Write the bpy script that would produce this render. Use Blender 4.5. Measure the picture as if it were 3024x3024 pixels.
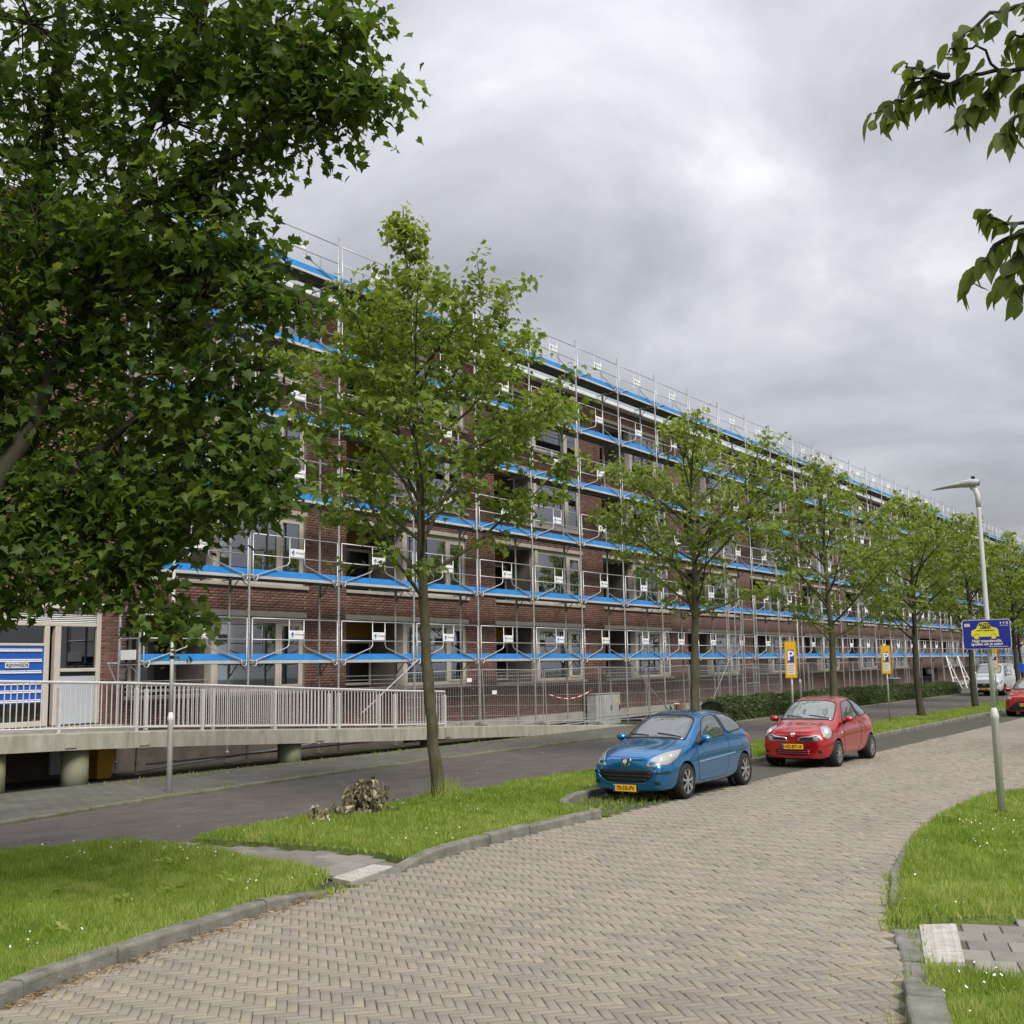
import bpy, bmesh, math, random
import numpy as np
from mathutils import Vector, Matrix
from mathutils.bvhtree import BVHTree

for o in list(bpy.data.objects):
    bpy.data.objects.remove(o)
SC = bpy.context.scene
COL = SC.collection
R = math.radians
PI = math.pi

# ------------------------------------------------------------------ camera
# world: X runs along the street, Y towards the apartment building, Z up
CAMZ = 2.2
YAW, PITCH, ROLL, FPX = 0.5992401, 0.1372789, -0.0186022, 3328.43 / 3024.0
cd = bpy.data.cameras.new('camera')
cd.sensor_width = 36.0
cd.lens = 36.0 * FPX
cd.clip_start = 0.1
cd.clip_end = 3000
cam = bpy.data.objects.new('camera', cd)
COL.objects.link(cam)
Fw = Vector((math.cos(YAW) * math.cos(PITCH), math.sin(YAW) * math.cos(PITCH), math.sin(PITCH)))
Rt = Vector((math.sin(YAW), -math.cos(YAW), 0))
Up = Rt.cross(Fw)
Rt2 = Rt * math.cos(ROLL) + Up * math.sin(ROLL)
Up2 = -Rt * math.sin(ROLL) + Up * math.cos(ROLL)
M = Matrix((Rt2, Up2, -Fw)).transposed().to_4x4()
M.translation = Vector((0, 0, CAMZ))
cam.matrix_world = M
SC.camera = cam

# ------------------------------------------------------------------ sky, sun, exposure
SUN_DIR = Vector((-0.34, -0.60, 0.72)).normalized()
sun_el = math.asin(SUN_DIR.z)
sun_az = math.atan2(SUN_DIR.x, SUN_DIR.y)
W = bpy.data.worlds.new('World')
SC.world = W
W.use_nodes = True
nt = W.node_tree
for n in list(nt.nodes):
    nt.nodes.remove(n)


def wn(t, **k):
    n = nt.nodes.new(t)
    for a, b in k.items():
        setattr(n, a, b)
    return n


out = wn('ShaderNodeOutputWorld')
bg = wn('ShaderNodeBackground')
sky = wn('ShaderNodeTexSky')
sky.sky_type = 'NISHITA'
sky.sun_disc = False
sky.sun_elevation = sun_el
sky.sun_rotation = sun_az
sky.air_density = 1.2
sky.dust_density = 2.0
tc = wn('ShaderNodeTexCoord')
sep = wn('ShaderNodeSeparateXYZ')
nt.links.new(tc.outputs['Generated'], sep.inputs[0])
zc = wn('ShaderNodeMath', operation='MAXIMUM')
nt.links.new(sep.outputs['Z'], zc.inputs[0])
zc.inputs[1].default_value = 0.0
za = wn('ShaderNodeMath', operation='ADD')
nt.links.new(zc.outputs[0], za.inputs[0])
za.inputs[1].default_value = 0.30
dx = wn('ShaderNodeMath', operation='DIVIDE')
dy = wn('ShaderNodeMath', operation='DIVIDE')
nt.links.new(sep.outputs['X'], dx.inputs[0]); nt.links.new(za.outputs[0], dx.inputs[1])
nt.links.new(sep.outputs['Y'], dy.inputs[0]); nt.links.new(za.outputs[0], dy.inputs[1])
cmb = wn('ShaderNodeCombineXYZ')
nt.links.new(dx.outputs[0], cmb.inputs[0]); nt.links.new(dy.outputs[0], cmb.inputs[1])
CLOUD_OFF = (7.98021, 39.85735, 6.93837)
vadd = wn('ShaderNodeVectorMath', operation='ADD')
nt.links.new(cmb.outputs[0], vadd.inputs[0])
vadd.inputs[1].default_value = CLOUD_OFF
n1 = wn('ShaderNodeTexNoise')
n1.inputs['Scale'].default_value = 1.75
n1.inputs['Detail'].default_value = 10.0
n1.inputs['Roughness'].default_value = 0.56
n1.inputs['Distortion'].default_value = 0.35
nt.links.new(vadd.outputs[0], n1.inputs['Vector'])
ramp = wn('ShaderNodeValToRGB')
cr = ramp.color_ramp
cr.elements[0].position = 0.30; cr.elements[0].color = (0.155, 0.158, 0.175, 1)
cr.elements[1].position = 0.74; cr.elements[1].color = (0.43, 0.435, 0.446, 1)
e = cr.elements.new(0.44); e.color = (0.214, 0.218, 0.236, 1)
e = cr.elements.new(0.54); e.color = (0.262, 0.266, 0.286, 1)
e = cr.elements.new(0.62); e.color = (0.312, 0.316, 0.333, 1)
nt.links.new(n1.outputs['Fac'], ramp.inputs[0])
# an overcast dome is brighter overhead than at the horizon
z2 = wn('ShaderNodeMath', operation='MULTIPLY')
nt.links.new(zc.outputs[0], z2.inputs[0]); nt.links.new(zc.outputs[0], z2.inputs[1])
g1 = wn('ShaderNodeMath', operation='MULTIPLY_ADD')
nt.links.new(z2.outputs[0], g1.inputs[0])
g1.inputs[1].default_value = 1.75
g1.inputs[2].default_value = 0.90
cl = wn('ShaderNodeVectorMath', operation='SCALE')
nt.links.new(ramp.outputs[0], cl.inputs[0])
nt.links.new(g1.outputs[0], cl.inputs['Scale'])
skys = wn('ShaderNodeVectorMath', operation='SCALE')
nt.links.new(sky.outputs[0], skys.inputs[0])
skys.inputs['Scale'].default_value = 0.06
mx = wn('ShaderNodeMix', data_type='RGBA')
mx.inputs[0].default_value = 0.90
nt.links.new(skys.outputs[0], mx.inputs[6])
nt.links.new(cl.outputs[0], mx.inputs[7])
nt.links.new(mx.outputs[2], bg.inputs['Color'])
bg.inputs['Strength'].default_value = 1.0
nt.links.new(bg.outputs[0], out.inputs[0])

sd = bpy.data.lights.new('sun', 'SUN')
sd.energy = 1.5
sd.angle = R(24)
sd.color = (1.0, 0.955, 0.88)
sun = bpy.data.objects.new('sun', sd)
COL.objects.link(sun)
sun.rotation_euler = SUN_DIR.to_track_quat('Z', 'Y').to_euler()
sun.location = (0, 0, 60)
SC.view_settings.view_transform = 'Standard'
SC.view_settings.look = 'None'
SC.view_settings.gamma = 1
SC.view_settings.exposure = 1.22
SC.render.engine = 'CYCLES'
SC.cycles.max_bounces = 6
SC.cycles.diffuse_bounces = 3
SC.cycles.glossy_bounces = 3
SC.cycles.transparent_max_bounces = 6
SC.cycles.use_denoising = True
SC.cycles.caustics_reflective = False
SC.cycles.caustics_refractive = False

# ------------------------------------------------------------------ materials
MATS = {}


def L(nt, a, b):
    nt.links.new(a, b)


def mat(name, col, rough=0.7, metal=0.0, var=0.0, vscale=3.0, col2=None, bump=0.0, bscale=60.0, spec=0.4,
        tint=None, coat=0.0, detail=4.0, tvar=0.0, stretch=None, joints=None):
    """procedural surface: base colour broken up by world-space noise, optional per-piece tint attribute"""
    if name in MATS:
        return MATS[name]
    m = bpy.data.materials.new(name)
    m.use_nodes = True
    t = m.node_tree
    b = t.nodes['Principled BSDF']
    b.inputs['Roughness'].default_value = rough
    b.inputs['Metallic'].default_value = metal
    b.inputs['Specular IOR Level'].default_value = spec
    if coat:
        b.inputs['Coat Weight'].default_value = coat
        b.inputs['Coat Roughness'].default_value = 0.04
    c = (*col, 1)
    b.inputs['Base Color'].default_value = c
    geo = t.nodes.new('ShaderNodeNewGeometry')
    pos = geo.outputs['Position']
    if stretch:
        vm = t.nodes.new('ShaderNodeVectorMath'); vm.operation = 'MULTIPLY'
        L(t, pos, vm.inputs[0]); vm.inputs[1].default_value = stretch
        pos = vm.outputs[0]
    cur = None
    if var > 0 or col2 is not None:
        nz = t.nodes.new('ShaderNodeTexNoise')
        nz.inputs['Scale'].default_value = vscale
        nz.inputs['Detail'].default_value = detail
        nz.inputs['Roughness'].default_value = 0.65
        L(t, pos, nz.inputs['Vector'])
        mr = t.nodes.new('ShaderNodeMapRange')
        mr.inputs['From Min'].default_value = 0.30
        mr.inputs['From Max'].default_value = 0.68
        L(t, nz.outputs['Fac'], mr.inputs['Value'])
        mix = t.nodes.new('ShaderNodeMix'); mix.data_type = 'RGBA'
        L(t, mr.outputs[0], mix.inputs[0])
        if col2 is None:
            mix.inputs[6].default_value = (*[x * (1 - var) for x in col], 1)
            mix.inputs[7].default_value = (*[min(1, x * (1 + var)) for x in col], 1)
        else:
            mix.inputs[6].default_value = c
            mix.inputs[7].default_value = (*col2, 1)
        cur = mix.outputs[2]
    if tvar > 0 or tint is not None:
        at = t.nodes.new('ShaderNodeAttribute'); at.attribute_name = 'tint'
        oi = t.nodes.new('ShaderNodeObjectInfo')
        ad = t.nodes.new('ShaderNodeMath'); ad.operation = 'ADD'
        L(t, at.outputs['Fac'], ad.inputs[0]); L(t, oi.outputs['Random'], ad.inputs[1])
        fr = t.nodes.new('ShaderNodeMath'); fr.operation = 'FRACT'
        L(t, ad.outputs[0], fr.inputs[0])
        if tint is not None:
            m2 = t.nodes.new('ShaderNodeMix'); m2.data_type = 'RGBA'
            rp = t.nodes.new('ShaderNodeMapRange')
            rp.inputs['From Min'].default_value = 0.55
            rp.inputs['From Max'].default_value = 1.0
            L(t, fr.outputs[0], rp.inputs['Value'])
            L(t, rp.outputs[0], m2.inputs[0])
            if cur is None:
                m2.inputs[6].default_value = c
            else:
                L(t, cur, m2.inputs[6])
            m2.inputs[7].default_value = (*tint, 1)
            cur = m2.outputs[2]
        if tvar > 0:
            f7 = t.nodes.new('ShaderNodeMath'); f7.operation = 'MULTIPLY'
            L(t, fr.outputs[0], f7.inputs[0]); f7.inputs[1].default_value = 7.31
            f8 = t.nodes.new('ShaderNodeMath'); f8.operation = 'FRACT'
            L(t, f7.outputs[0], f8.inputs[0])
            f9 = t.nodes.new('ShaderNodeMath'); f9.operation = 'MULTIPLY_ADD'
            L(t, f8.outputs[0], f9.inputs[0]); f9.inputs[1].default_value = 2 * tvar; f9.inputs[2].default_value = 1 - tvar
            sc = t.nodes.new('ShaderNodeVectorMath'); sc.operation = 'SCALE'
            if cur is None:
                sc.inputs[0].default_value = col
            else:
                L(t, cur, sc.inputs[0])
            L(t, f9.outputs[0], sc.inputs['Scale'])
            cur = sc.outputs[0]
    if joints:
        bt = t.nodes.new('ShaderNodeTexBrick')
        bt.inputs['Color1'].default_value = (1, 1, 1, 1); bt.inputs['Color2'].default_value = (.86, .86, .86, 1); bt.inputs['Mortar'].default_value = (.5, .5, .47, 1)
        bt.inputs['Scale'].default_value = 1.0; bt.inputs['Mortar Size'].default_value = joints[2]
        bt.inputs['Brick Width'].default_value = joints[0]; bt.inputs['Row Height'].default_value = joints[1]
        L(t, geo.outputs['Position'], bt.inputs['Vector'])
        mj = t.nodes.new('ShaderNodeMix'); mj.data_type = 'RGBA'; mj.blend_type = 'MULTIPLY'; mj.inputs[0].default_value = 1.0
        if cur is None: mj.inputs[6].default_value = c
        else: L(t, cur, mj.inputs[6])
        L(t, bt.outputs['Color'], mj.inputs[7])
        cur = mj.outputs[2]
    if cur is not None:
        L(t, cur, b.inputs['Base Color'])
    if bump > 0:
        n2 = t.nodes.new('ShaderNodeTexNoise')
        n2.inputs['Scale'].default_value = bscale
        n2.inputs['Detail'].default_value = 5
        L(t, pos, n2.inputs['Vector'])
        bp = t.nodes.new('ShaderNodeBump')
        bp.inputs['Strength'].default_value = min(1.0, bump)
        bp.inputs['Distance'].default_value = 0.02
        L(t, n2.outputs['Fac'], bp.inputs['Height'])
        L(t, bp.outputs[0], b.inputs['Normal'])
    MATS[name] = m
    return m


def leafmat(name, ca, cb, cc, trans=0.35, rough=0.5):
    """leaf: tint attribute runs dark, mid, young; light passes through"""
    m = bpy.data.materials.new(name)
    m.use_nodes = True
    t = m.node_tree
    b = t.nodes['Principled BSDF']
    o = t.nodes['Material Output']
    at = t.nodes.new('ShaderNodeAttribute'); at.attribute_name = 'tint'
    rp = t.nodes.new('ShaderNodeValToRGB')
    rp.color_ramp.elements[0].color = (*ca, 1)
    rp.color_ramp.elements[1].color = (*cc, 1)
    e = rp.color_ramp.elements.new(0.6); e.color = (*cb, 1)
    L(t, at.outputs['Fac'], rp.inputs[0])
    L(t, rp.outputs[0], b.inputs['Base Color'])
    b.inputs['Roughness'].default_value = rough
    b.inputs['Specular IOR Level'].default_value = 0.3
    tr = t.nodes.new('ShaderNodeBsdfTranslucent')
    hs = t.nodes.new('ShaderNodeHueSaturation')
    hs.inputs['Saturation'].default_value = 1.1
    hs.inputs['Value'].default_value = 1.5
    L(t, rp.outputs[0], hs.inputs['Color'])
    L(t, hs.outputs[0], tr.inputs['Color'])
    mx = t.nodes.new('ShaderNodeMixShader')
    mx.inputs[0].default_value = trans
    L(t, b.outputs[0], mx.inputs[1]); L(t, tr.outputs[0], mx.inputs[2])
    L(t, mx.outputs[0], o.inputs['Surface'])
    MATS[name] = m
    return m


def glassmat(name, tintc, refl=0.25, ior=1.5):
    """window pane: see-through with a fresnel reflection"""
    m = bpy.data.materials.new(name)
    m.use_nodes = True
    t = m.node_tree
    t.nodes.remove(t.nodes['Principled BSDF'])
    o = t.nodes['Material Output']
    tr = t.nodes.new('ShaderNodeBsdfTransparent'); tr.inputs[0].default_value = (*tintc, 1)
    gl = t.nodes.new('ShaderNodeBsdfGlossy'); gl.inputs['Roughness'].default_value = 0.02
    gl.inputs['Color'].default_value = (0.92, 0.95, 1, 1)
    fr = t.nodes.new('ShaderNodeFresnel'); fr.inputs['IOR'].default_value = ior
    ad = t.nodes.new('ShaderNodeMath'); ad.operation = 'ADD'; ad.use_clamp = True
    L(t, fr.outputs[0], ad.inputs[0]); ad.inputs[1].default_value = refl
    mx = t.nodes.new('ShaderNodeMixShader')
    L(t, ad.outputs[0], mx.inputs[0]); L(t, tr.outputs[0], mx.inputs[1]); L(t, gl.outputs[0], mx.inputs[2])
    L(t, mx.outputs[0], o.inputs['Surface'])
    MATS[name] = m
    return m


# ------------------------------------------------------------------ mesh helpers
def link(name, me, m=None, parent=None, smooth=False):
    o = bpy.data.objects.new(name, me)
    COL.objects.link(o)
    if m is not None and len(me.materials) == 0:
        me.materials.append(m)
    if parent is not None:
        o.parent = parent
    if smooth:
        me.polygons.foreach_set('use_smooth', [True] * len(me.polygons))
    return o


def tag(o, label=None, cat=None, group=None, kind=None):
    if label: o['label'] = label
    if cat: o['category'] = cat
    if group: o['group'] = group
    if kind: o['kind'] = kind
    return o


def empty(name, loc=(0, 0, 0), rz=0.0, label=None, cat=None, group=None):
    o = bpy.data.objects.new(name, None)
    COL.objects.link(o)
    o.location = loc
    o.rotation_euler = (0, 0, rz)
    o.empty_display_size = 0.2
    return tag(o, label, cat, group)


class MB:
    def __init__(s):
        s.v = []; s.f = []

    def add(s, vs, fs):
        k = len(s.v)
        s.v += [tuple(p) for p in vs]
        s.f += [tuple(i + k for i in f) for f in fs]
        return s

    def box(s, x0, x1, y0, y1, z0, z1):
        return s.add([(x0, y0, z0), (x1, y0, z0), (x1, y1, z0), (x0, y1, z0), (x0, y0, z1), (x1, y0, z1), (x1, y1, z1), (x0, y1, z1)],
                     [(3, 2, 1, 0), (4, 5, 6, 7), (0, 1, 5, 4), (1, 2, 6, 5), (2, 3, 7, 6), (3, 0, 4, 7)])

    def bbox(s, x0, x1, y0, y1, z0, z1, b=0.01):
        """box with chamfered edges"""
        xs, ys, zs = (x0, x1), (y0, y1), (z0, z1)
        vs = []; idx = {}
        for i in (0, 1):
            for j in (0, 1):
                for k in (0, 1):
                    sx, sy, sz = (1 if i == 0 else -1), (1 if j == 0 else -1), (1 if k == 0 else -1)
                    p = (xs[i], ys[j], zs[k])
                    idx[i, j, k, 0] = len(vs); vs.append((p[0], p[1] + sy * b, p[2] + sz * b))
                    idx[i, j, k, 1] = len(vs); vs.append((p[0] + sx * b, p[1], p[2] + sz * b))
                    idx[i, j, k, 2] = len(vs); vs.append((p[0] + sx * b, p[1] + sy * b, p[2]))
        fs = []
        for i in (0, 1):
            q = [idx[i, j, k, 0] for j, k in ((0, 0), (1, 0), (1, 1), (0, 1))]; fs.append(q if i else q[::-1])
            q = [idx[j, i, k, 1] for j, k in ((0, 0), (1, 0), (1, 1), (0, 1))]; fs.append(q[::-1] if i else q)
            q = [idx[j, k, i, 2] for j, k in ((0, 0), (1, 0), (1, 1), (0, 1))]; fs.append(q if i else q[::-1])
        for j in (0, 1):
            for k in (0, 1):
                q = [idx[0, j, k, 1], idx[1, j, k, 1], idx[1, j, k, 2], idx[0, j, k, 2]]; fs.append(q if j == k else q[::-1])
                q = [idx[j, 0, k, 0], idx[j, 1, k, 0], idx[j, 1, k, 2], idx[j, 0, k, 2]]; fs.append(q[::-1] if j == k else q)
                q = [idx[j, k, 0, 0], idx[j, k, 1, 0], idx[j, k, 1, 1], idx[j, k, 0, 1]]; fs.append(q if j == k else q[::-1])
                for i in (0, 1):
                    q = [idx[i, j, k, 0], idx[i, j, k, 1], idx[i, j, k, 2]]
                    fs.append(q if (i + j + k) % 2 == 0 else q[::-1])
        return s.add(vs, fs)

    def tube(s, pts, r, n=6, cap=True):
        pts = [Vector(p) for p in pts]
        rs = r if isinstance(r, (list, tuple)) else [r] * len(pts)
        k = len(s.v)
        prev = None
        for i, p in enumerate(pts):
            if i == 0: d = pts[1] - p
            elif i == len(pts) - 1: d = p - pts[i - 1]
            else: d = (pts[i + 1] - p).normalized() + (p - pts[i - 1]).normalized()
            if d.length < 1e-9: d = Vector((0, 0, 1))
            d.normalize()
            if prev is None:
                a = Vector((0, 0, 1)) if abs(d.z) < 0.9 else Vector((1, 0, 0))
                u = d.cross(a).normalized()
            else:
                u = (prev - d * prev.dot(d))
                u = u.normalized() if u.length > 1e-6 else d.orthogonal().normalized()
            prev = u
            w = d.cross(u)
            for j in range(n):
                a = 2 * PI * j / n
                s.v.append(tuple(p + (u * math.cos(a) + w * math.sin(a)) * rs[i]))
        for i in range(len(pts) - 1):
            for j in range(n):
                s.f.append((k + i * n + j, k + i * n + (j + 1) % n, k + (i + 1) * n + (j + 1) % n, k + (i + 1) * n + j))
        if cap:
            s.f.append(tuple(k + j for j in range(n))[::-1])
            s.f.append(tuple(k + (len(pts) - 1) * n + j for j in range(n)))
        return s

    def lathe(s, prof, n=16, c=(0, 0, 0), axis='Z', cap=True):
        k = len(s.v)
        for r, z in prof:
            for j in range(n):
                a = 2 * PI * j / n
                p = (r * math.cos(a), r * math.sin(a), z)
                if axis == 'Y': p = (p[0], p[2], -p[1])
                if axis == 'X': p = (p[2], p[0], p[1])
                s.v.append((p[0] + c[0], p[1] + c[1], p[2] + c[2]))
        for i in range(len(prof) - 1):
            for j in range(n):
                s.f.append((k + i * n + j, k + i * n + (j + 1) % n, k + (i + 1) * n + (j + 1) % n, k + (i + 1) * n + j))
        if cap:
            s.f.append(tuple(k + j for j in range(n))[::-1])
            s.f.append(tuple(k + (len(prof) - 1) * n + j for j in range(n)))
        return s

    def prism(s, poly, z0, z1):
        k = len(s.v); n = len(poly)
        s.v += [(x, y, z0) for x, y in poly] + [(x, y, z1) for x, y in poly]
        s.f.append(tuple(k + i for i in range(n))[::-1])
        s.f.append(tuple(k + n + i for i in range(n)))
        for i in range(n):
            j = (i + 1) % n
            s.f.append((k + i, k + j, k + n + j, k + n + i))
        return s

    def mesh(s, name):
        me = bpy.data.meshes.new(name)
        me.from_pydata(s.v, [], s.f)
        me.update()
        return me

    def build(s, name, m, parent=None, smooth=False):
        return link(name, s.mesh(name), m, parent, smooth)


def np_mesh(name, V, F, tint=None, smooth=False):
    """big mesh from arrays: V (n,3), F (m,k) of one face size"""
    me = bpy.data.meshes.new(name)
    n, m, k = len(V), len(F), F.shape[1]
    me.vertices.add(n)
    me.vertices.foreach_set('co', np.ascontiguousarray(V, np.float32).ravel())
    me.loops.add(m * k)
    me.loops.foreach_set('vertex_index', np.ascontiguousarray(F, np.int32).ravel())
    me.polygons.add(m)
    me.polygons.foreach_set('loop_start', np.arange(0, m * k, k, dtype=np.int32))
    if tint is not None:
        a = me.attributes.new('tint', 'FLOAT', 'POINT')
        a.data.foreach_set('value', np.ascontiguousarray(tint, np.float32))
    me.update(calc_edges=True)
    if smooth:
        me.polygons.foreach_set('use_smooth', np.ones(m, bool))
    return me


def text_mesh(txt, size, align='CENTER', extrude=0.0, bold=0.0, name='lettering'):
    cu = bpy.data.curves.new('t', 'FONT')
    cu.body = txt
    cu.size = size
    cu.align_x = align
    cu.align_y = 'CENTER'
    cu.extrude = extrude
    cu.offset = bold
    cu.resolution_u = 2
    ob = bpy.data.objects.new('t', cu)
    COL.objects.link(ob)
    dg = bpy.context.evaluated_depsgraph_get()
    me = bpy.data.meshes.new_from_object(ob.evaluated_get(dg))
    me.name = name
    bpy.data.objects.remove(ob)
    return me


def place_text(txt, size, M4, m, parent, align='CENTER', bold=0.0, name='lettering', sx=1.0):
    me = text_mesh(txt, size, align, 0.0, bold)
    if sx != 1.0:
        me.transform(Matrix.Diagonal((sx, 1, 1, 1)))
    me.transform(M4)
    me.materials.clear()
    return link(name, me, m, parent)


def interp(poly, x):
    xs = [p[0] for p in poly]; ys = [p[1] for p in poly]
    return float(np.interp(x, xs, ys))


def in_poly(P, poly):
    """vectorised point in polygon: P (n,2)"""
    x, y = P[:, 0], P[:, 1]
    r = np.zeros(len(P), bool)
    n = len(poly)
    for i in range(n):
        x0, y0 = poly[i]; x1, y1 = poly[(i + 1) % n]
        c = ((y0 > y) != (y1 > y)) & (x < (x1 - x0) * (y - y0) / (y1 - y0 + 1e-12) + x0)
        r ^= c
    return r


def sheet(name, poly, z, m, parent=None, kind='structure'):
    me = bpy.data.meshes.new(name)
    me.from_pydata([(x, y, z) for x, y in poly], [], [tuple(range(len(poly)))])
    me.update()
    if me.polygons[0].normal.z < 0:
        me.flip_normals()
    o = link(name, me, m, parent)
    if kind: o['kind'] = kind
    return o


# colours of the place
galv = mat('galvanised_steel', (0.50, 0.51, 0.52), 0.42, 0.75, var=0.18, vscale=9)
white_paint = mat('white_paint', (0.78, 0.78, 0.77), 0.45, var=0.06, vscale=5)
dark_steel = mat('deck_steel', (0.22, 0.225, 0.23), 0.6, 0.5, var=0.25, vscale=6)
blue_board = mat('blue_toe_board', (0.028, 0.25, 0.68), 0.55, var=0.14, vscale=4, bump=0.05, bscale=30)
concrete = mat('weathered_concrete', (0.41, 0.39, 0.33), 0.9, col2=(0.25, 0.235, 0.185), vscale=3.0, bump=0.25, bscale=40, stretch=(1.6, 1, .45), detail=7)
band_conc = mat('concrete_band', (0.47, 0.435, 0.385), 0.85, col2=(0.36, 0.33, 0.285), vscale=1.6, bump=0.15)
beige = mat('beige_frame_paint', (0.52, 0.47, 0.41), 0.55, var=0.08, vscale=2)
black_plastic = mat('black_plastic', (0.012, 0.012, 0.014), 0.45)
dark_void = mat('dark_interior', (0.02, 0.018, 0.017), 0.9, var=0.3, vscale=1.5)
chrome = mat('chrome', (0.75, 0.76, 0.78), 0.12, 1.0)
# ================================================================== the ground
rng = np.random.default_rng(7)
random.seed(7)
soil = mat('soil', (0.075, 0.062, 0.045), 0.95, col2=(0.05, 0.06, 0.03), vscale=1.4, bump=0.5, bscale=25)
asphalt = mat('reddish_asphalt', (0.128, 0.110, 0.097), 0.92, col2=(0.072, 0.065, 0.057), vscale=2.2, bump=0.5, bscale=120, detail=12, stretch=(.6, 1, 1))
foot_slab = mat('footway_slabs', (0.155, 0.147, 0.128), 0.92, col2=(0.098, 0.098, 0.078), vscale=1.3, bump=0.3, bscale=70, joints=(.31, .31, .012), detail=7)
bay_pav = mat('parking_bay_clinkers', (0.105, 0.092, 0.078), 0.9, col2=(0.070, 0.075, 0.046), vscale=1.4, bump=0.5, bscale=26, joints=(.21, .105, .008), detail=7)
sandbed = mat('joint_sand', (0.15, 0.128, 0.095), 0.95, col2=(0.09, 0.08, 0.052), vscale=2.0)
paver = mat('yellow_clinker', (0.290, 0.254, 0.206), 0.88, col2=(0.215, 0.192, 0.160), vscale=1.3, bump=0.2, bscale=90,
            tint=(0.290, 0.246, 0.184), tvar=0.06, stretch=(.35, 1, 1), detail=7)
kerbm = mat('kerb_concrete', (0.25, 0.238, 0.21), 0.9, col2=(0.105, 0.105, 0.08), vscale=4, detail=8, bump=0.4, bscale=60)
slabm = mat('grey_slab', (0.205, 0.188, 0.168), 0.9, col2=(0.16, 0.149, 0.132), vscale=5, bump=0.25, bscale=80, tint=(0.25, 0.232, 0.20), tvar=0.10)
tactm = mat('white_tactile_tile', (0.46, 0.44, 0.40), 0.8, col2=(0.33, 0.31, 0.27), vscale=7)

sheet('ground', [(-250, -250), (400, -250), (400, 300), (-250, 300)], -0.03, soil)

KL = [(3.0, 6.75), (4.62, 7.40), (5.21, 7.58), (6.09, 7.74), (7.07, 7.95), (8.08, 8.15), (8.62, 8.2)]
KL2 = [(9.0, 8.18), (10.09, 8.35), (10.74, 8.47), (11.64, 8.55), (12.45, 8.58), (13.43, 8.60), (14.15, 8.60), (14.83, 8.62)]
KR = [(3.0, 0.5), (5.5, 1.5), (7.32, 2.15), (8.11, 2.38), (8.95, 2.65), (9.69, 2.92), (10.58, 3.21), (12.16, 3.64), (13.46, 3.91),
      (15.2, 4.20), (16.86, 4.36), (18.32, 4.37), (19.4, 4.28), (20.1, 4.0), (20.6, 3.55), (21.3, 3.3)]
street_poly = KR + [(160, 3.3), (160, 8.5), (14.83, 8.55)] + KL2[::-1][1:] + KL[::-1]
street = sheet('street', street_poly, -0.010, sandbed)
# beyond the bricks one can pick out, a sheet carries the paving
far_pav = mat('far_clinker', (0.265, 0.233, 0.192), 0.88, col2=(0.222, 0.197, 0.163), vscale=1.0, bump=0.5, bscale=22, detail=8)
sheet('far_paving', [(34.0, 3.3), (160, 3.3), (160, 8.5), (34.0, 8.5)], -0.003, far_pav, street, None)

# clinkers in herringbone, three to one, laid at 45 degrees
BL, BW = 0.219, 0.073
NB = 3


def herring(xmin, xmax, ymin, ymax):
    c45 = math.cos(PI / 4)
    corners = [(x * c45 + y * c45, -x * c45 + y * c45) for x in (xmin, xmax) for y in (ymin, ymax)]
    i0 = int(min(c[0] for c in corners) / BW) - 4; i1 = int(max(c[0] for c in corners) / BW) + 4
    j0 = int(min(c[1] for c in corners) / BW) - 4; j1 = int(max(c[1] for c in corners) / BW) + 4
    I, J = np.meshgrid(np.arange(i0, i1), np.arange(j0, j1), indexing='ij')
    k = (I - J) % (2 * NB)
    h = k == 0
    v = k == 2 * NB - 1
    C = np.concatenate([np.stack([(I[h] + NB / 2) * BW, (J[h] + .5) * BW, np.zeros(h.sum())], 1),
                        np.stack([(I[v] + .5) * BW, (J[v] + NB / 2) * BW, np.ones(v.sum())], 1)])
    X = C[:, 0] * c45 - C[:, 1] * c45
    Y = C[:, 0] * c45 + C[:, 1] * c45
    return np.stack([X, Y, np.where(C[:, 2] == 0, PI / 4, 3 * PI / 4)], 1)


B = herring(2.6, 34.2, -.5, 8.8)
ok = in_poly(B[:, :2], street_poly) & (B[:, 0] > 3.0) & (B[:, 0] < 34.1)
B = B[ok]


def in_view(P, marg=0.0):
    P = np.asarray(P, float) - np.array([0, 0, CAMZ])
    d = P @ np.array(Fw)
    x = FPX * (P @ np.array(Rt2)) / d; y = FPX * (P @ np.array(Up2)) / d
    return (d > 0.1) & (abs(x) < .5 + marg) & (abs(y) < .5 + marg), d


vis, dist = in_view(np.c_[B[:, :2], np.zeros(len(B))], -0.01)
order = np.argsort(np.where(vis, dist, dist + 1000))
B = B[order]
nb = len(B)
hl, hw = BL / 2 - 0.0028, BW / 2 - 0.0028
tmpl_brick = np.array([(-hl, -hw, -.05), (hl, -hw, -.05), (hl, hw, -.05), (-hl, hw, -.05),
                       (-hl, -hw, -.004), (hl, -hw, -.004), (hl, hw, -.004), (-hl, hw, -.004),
                       (-hl + .004, -hw + .004, 0), (hl - .004, -hw + .004, 0), (hl - .004, hw - .004, 0), (-hl + .004, hw - .004, 0)])
brick_faces = np.array([(8, 9, 10, 11)] + [(4 + i, 4 + (i + 1) % 4, 8 + (i + 1) % 4, 8 + i) for i in range(4)] +
                       [(i, (i + 1) % 4, 4 + (i + 1) % 4, 4 + i) for i in range(4)])
brick_me = np_mesh('brick', tmpl_brick, brick_faces, np.zeros(12))
brick_me.materials.append(paver)
jz = rng.normal(0, 0.0022, nb); ja = rng.normal(0, 0.014, nb); tx = rng.normal(0, 0.010, nb); ty = rng.normal(0, 0.007, nb)
jx = rng.normal(0, 0.0012, (nb, 2))
NIND = 300
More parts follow.
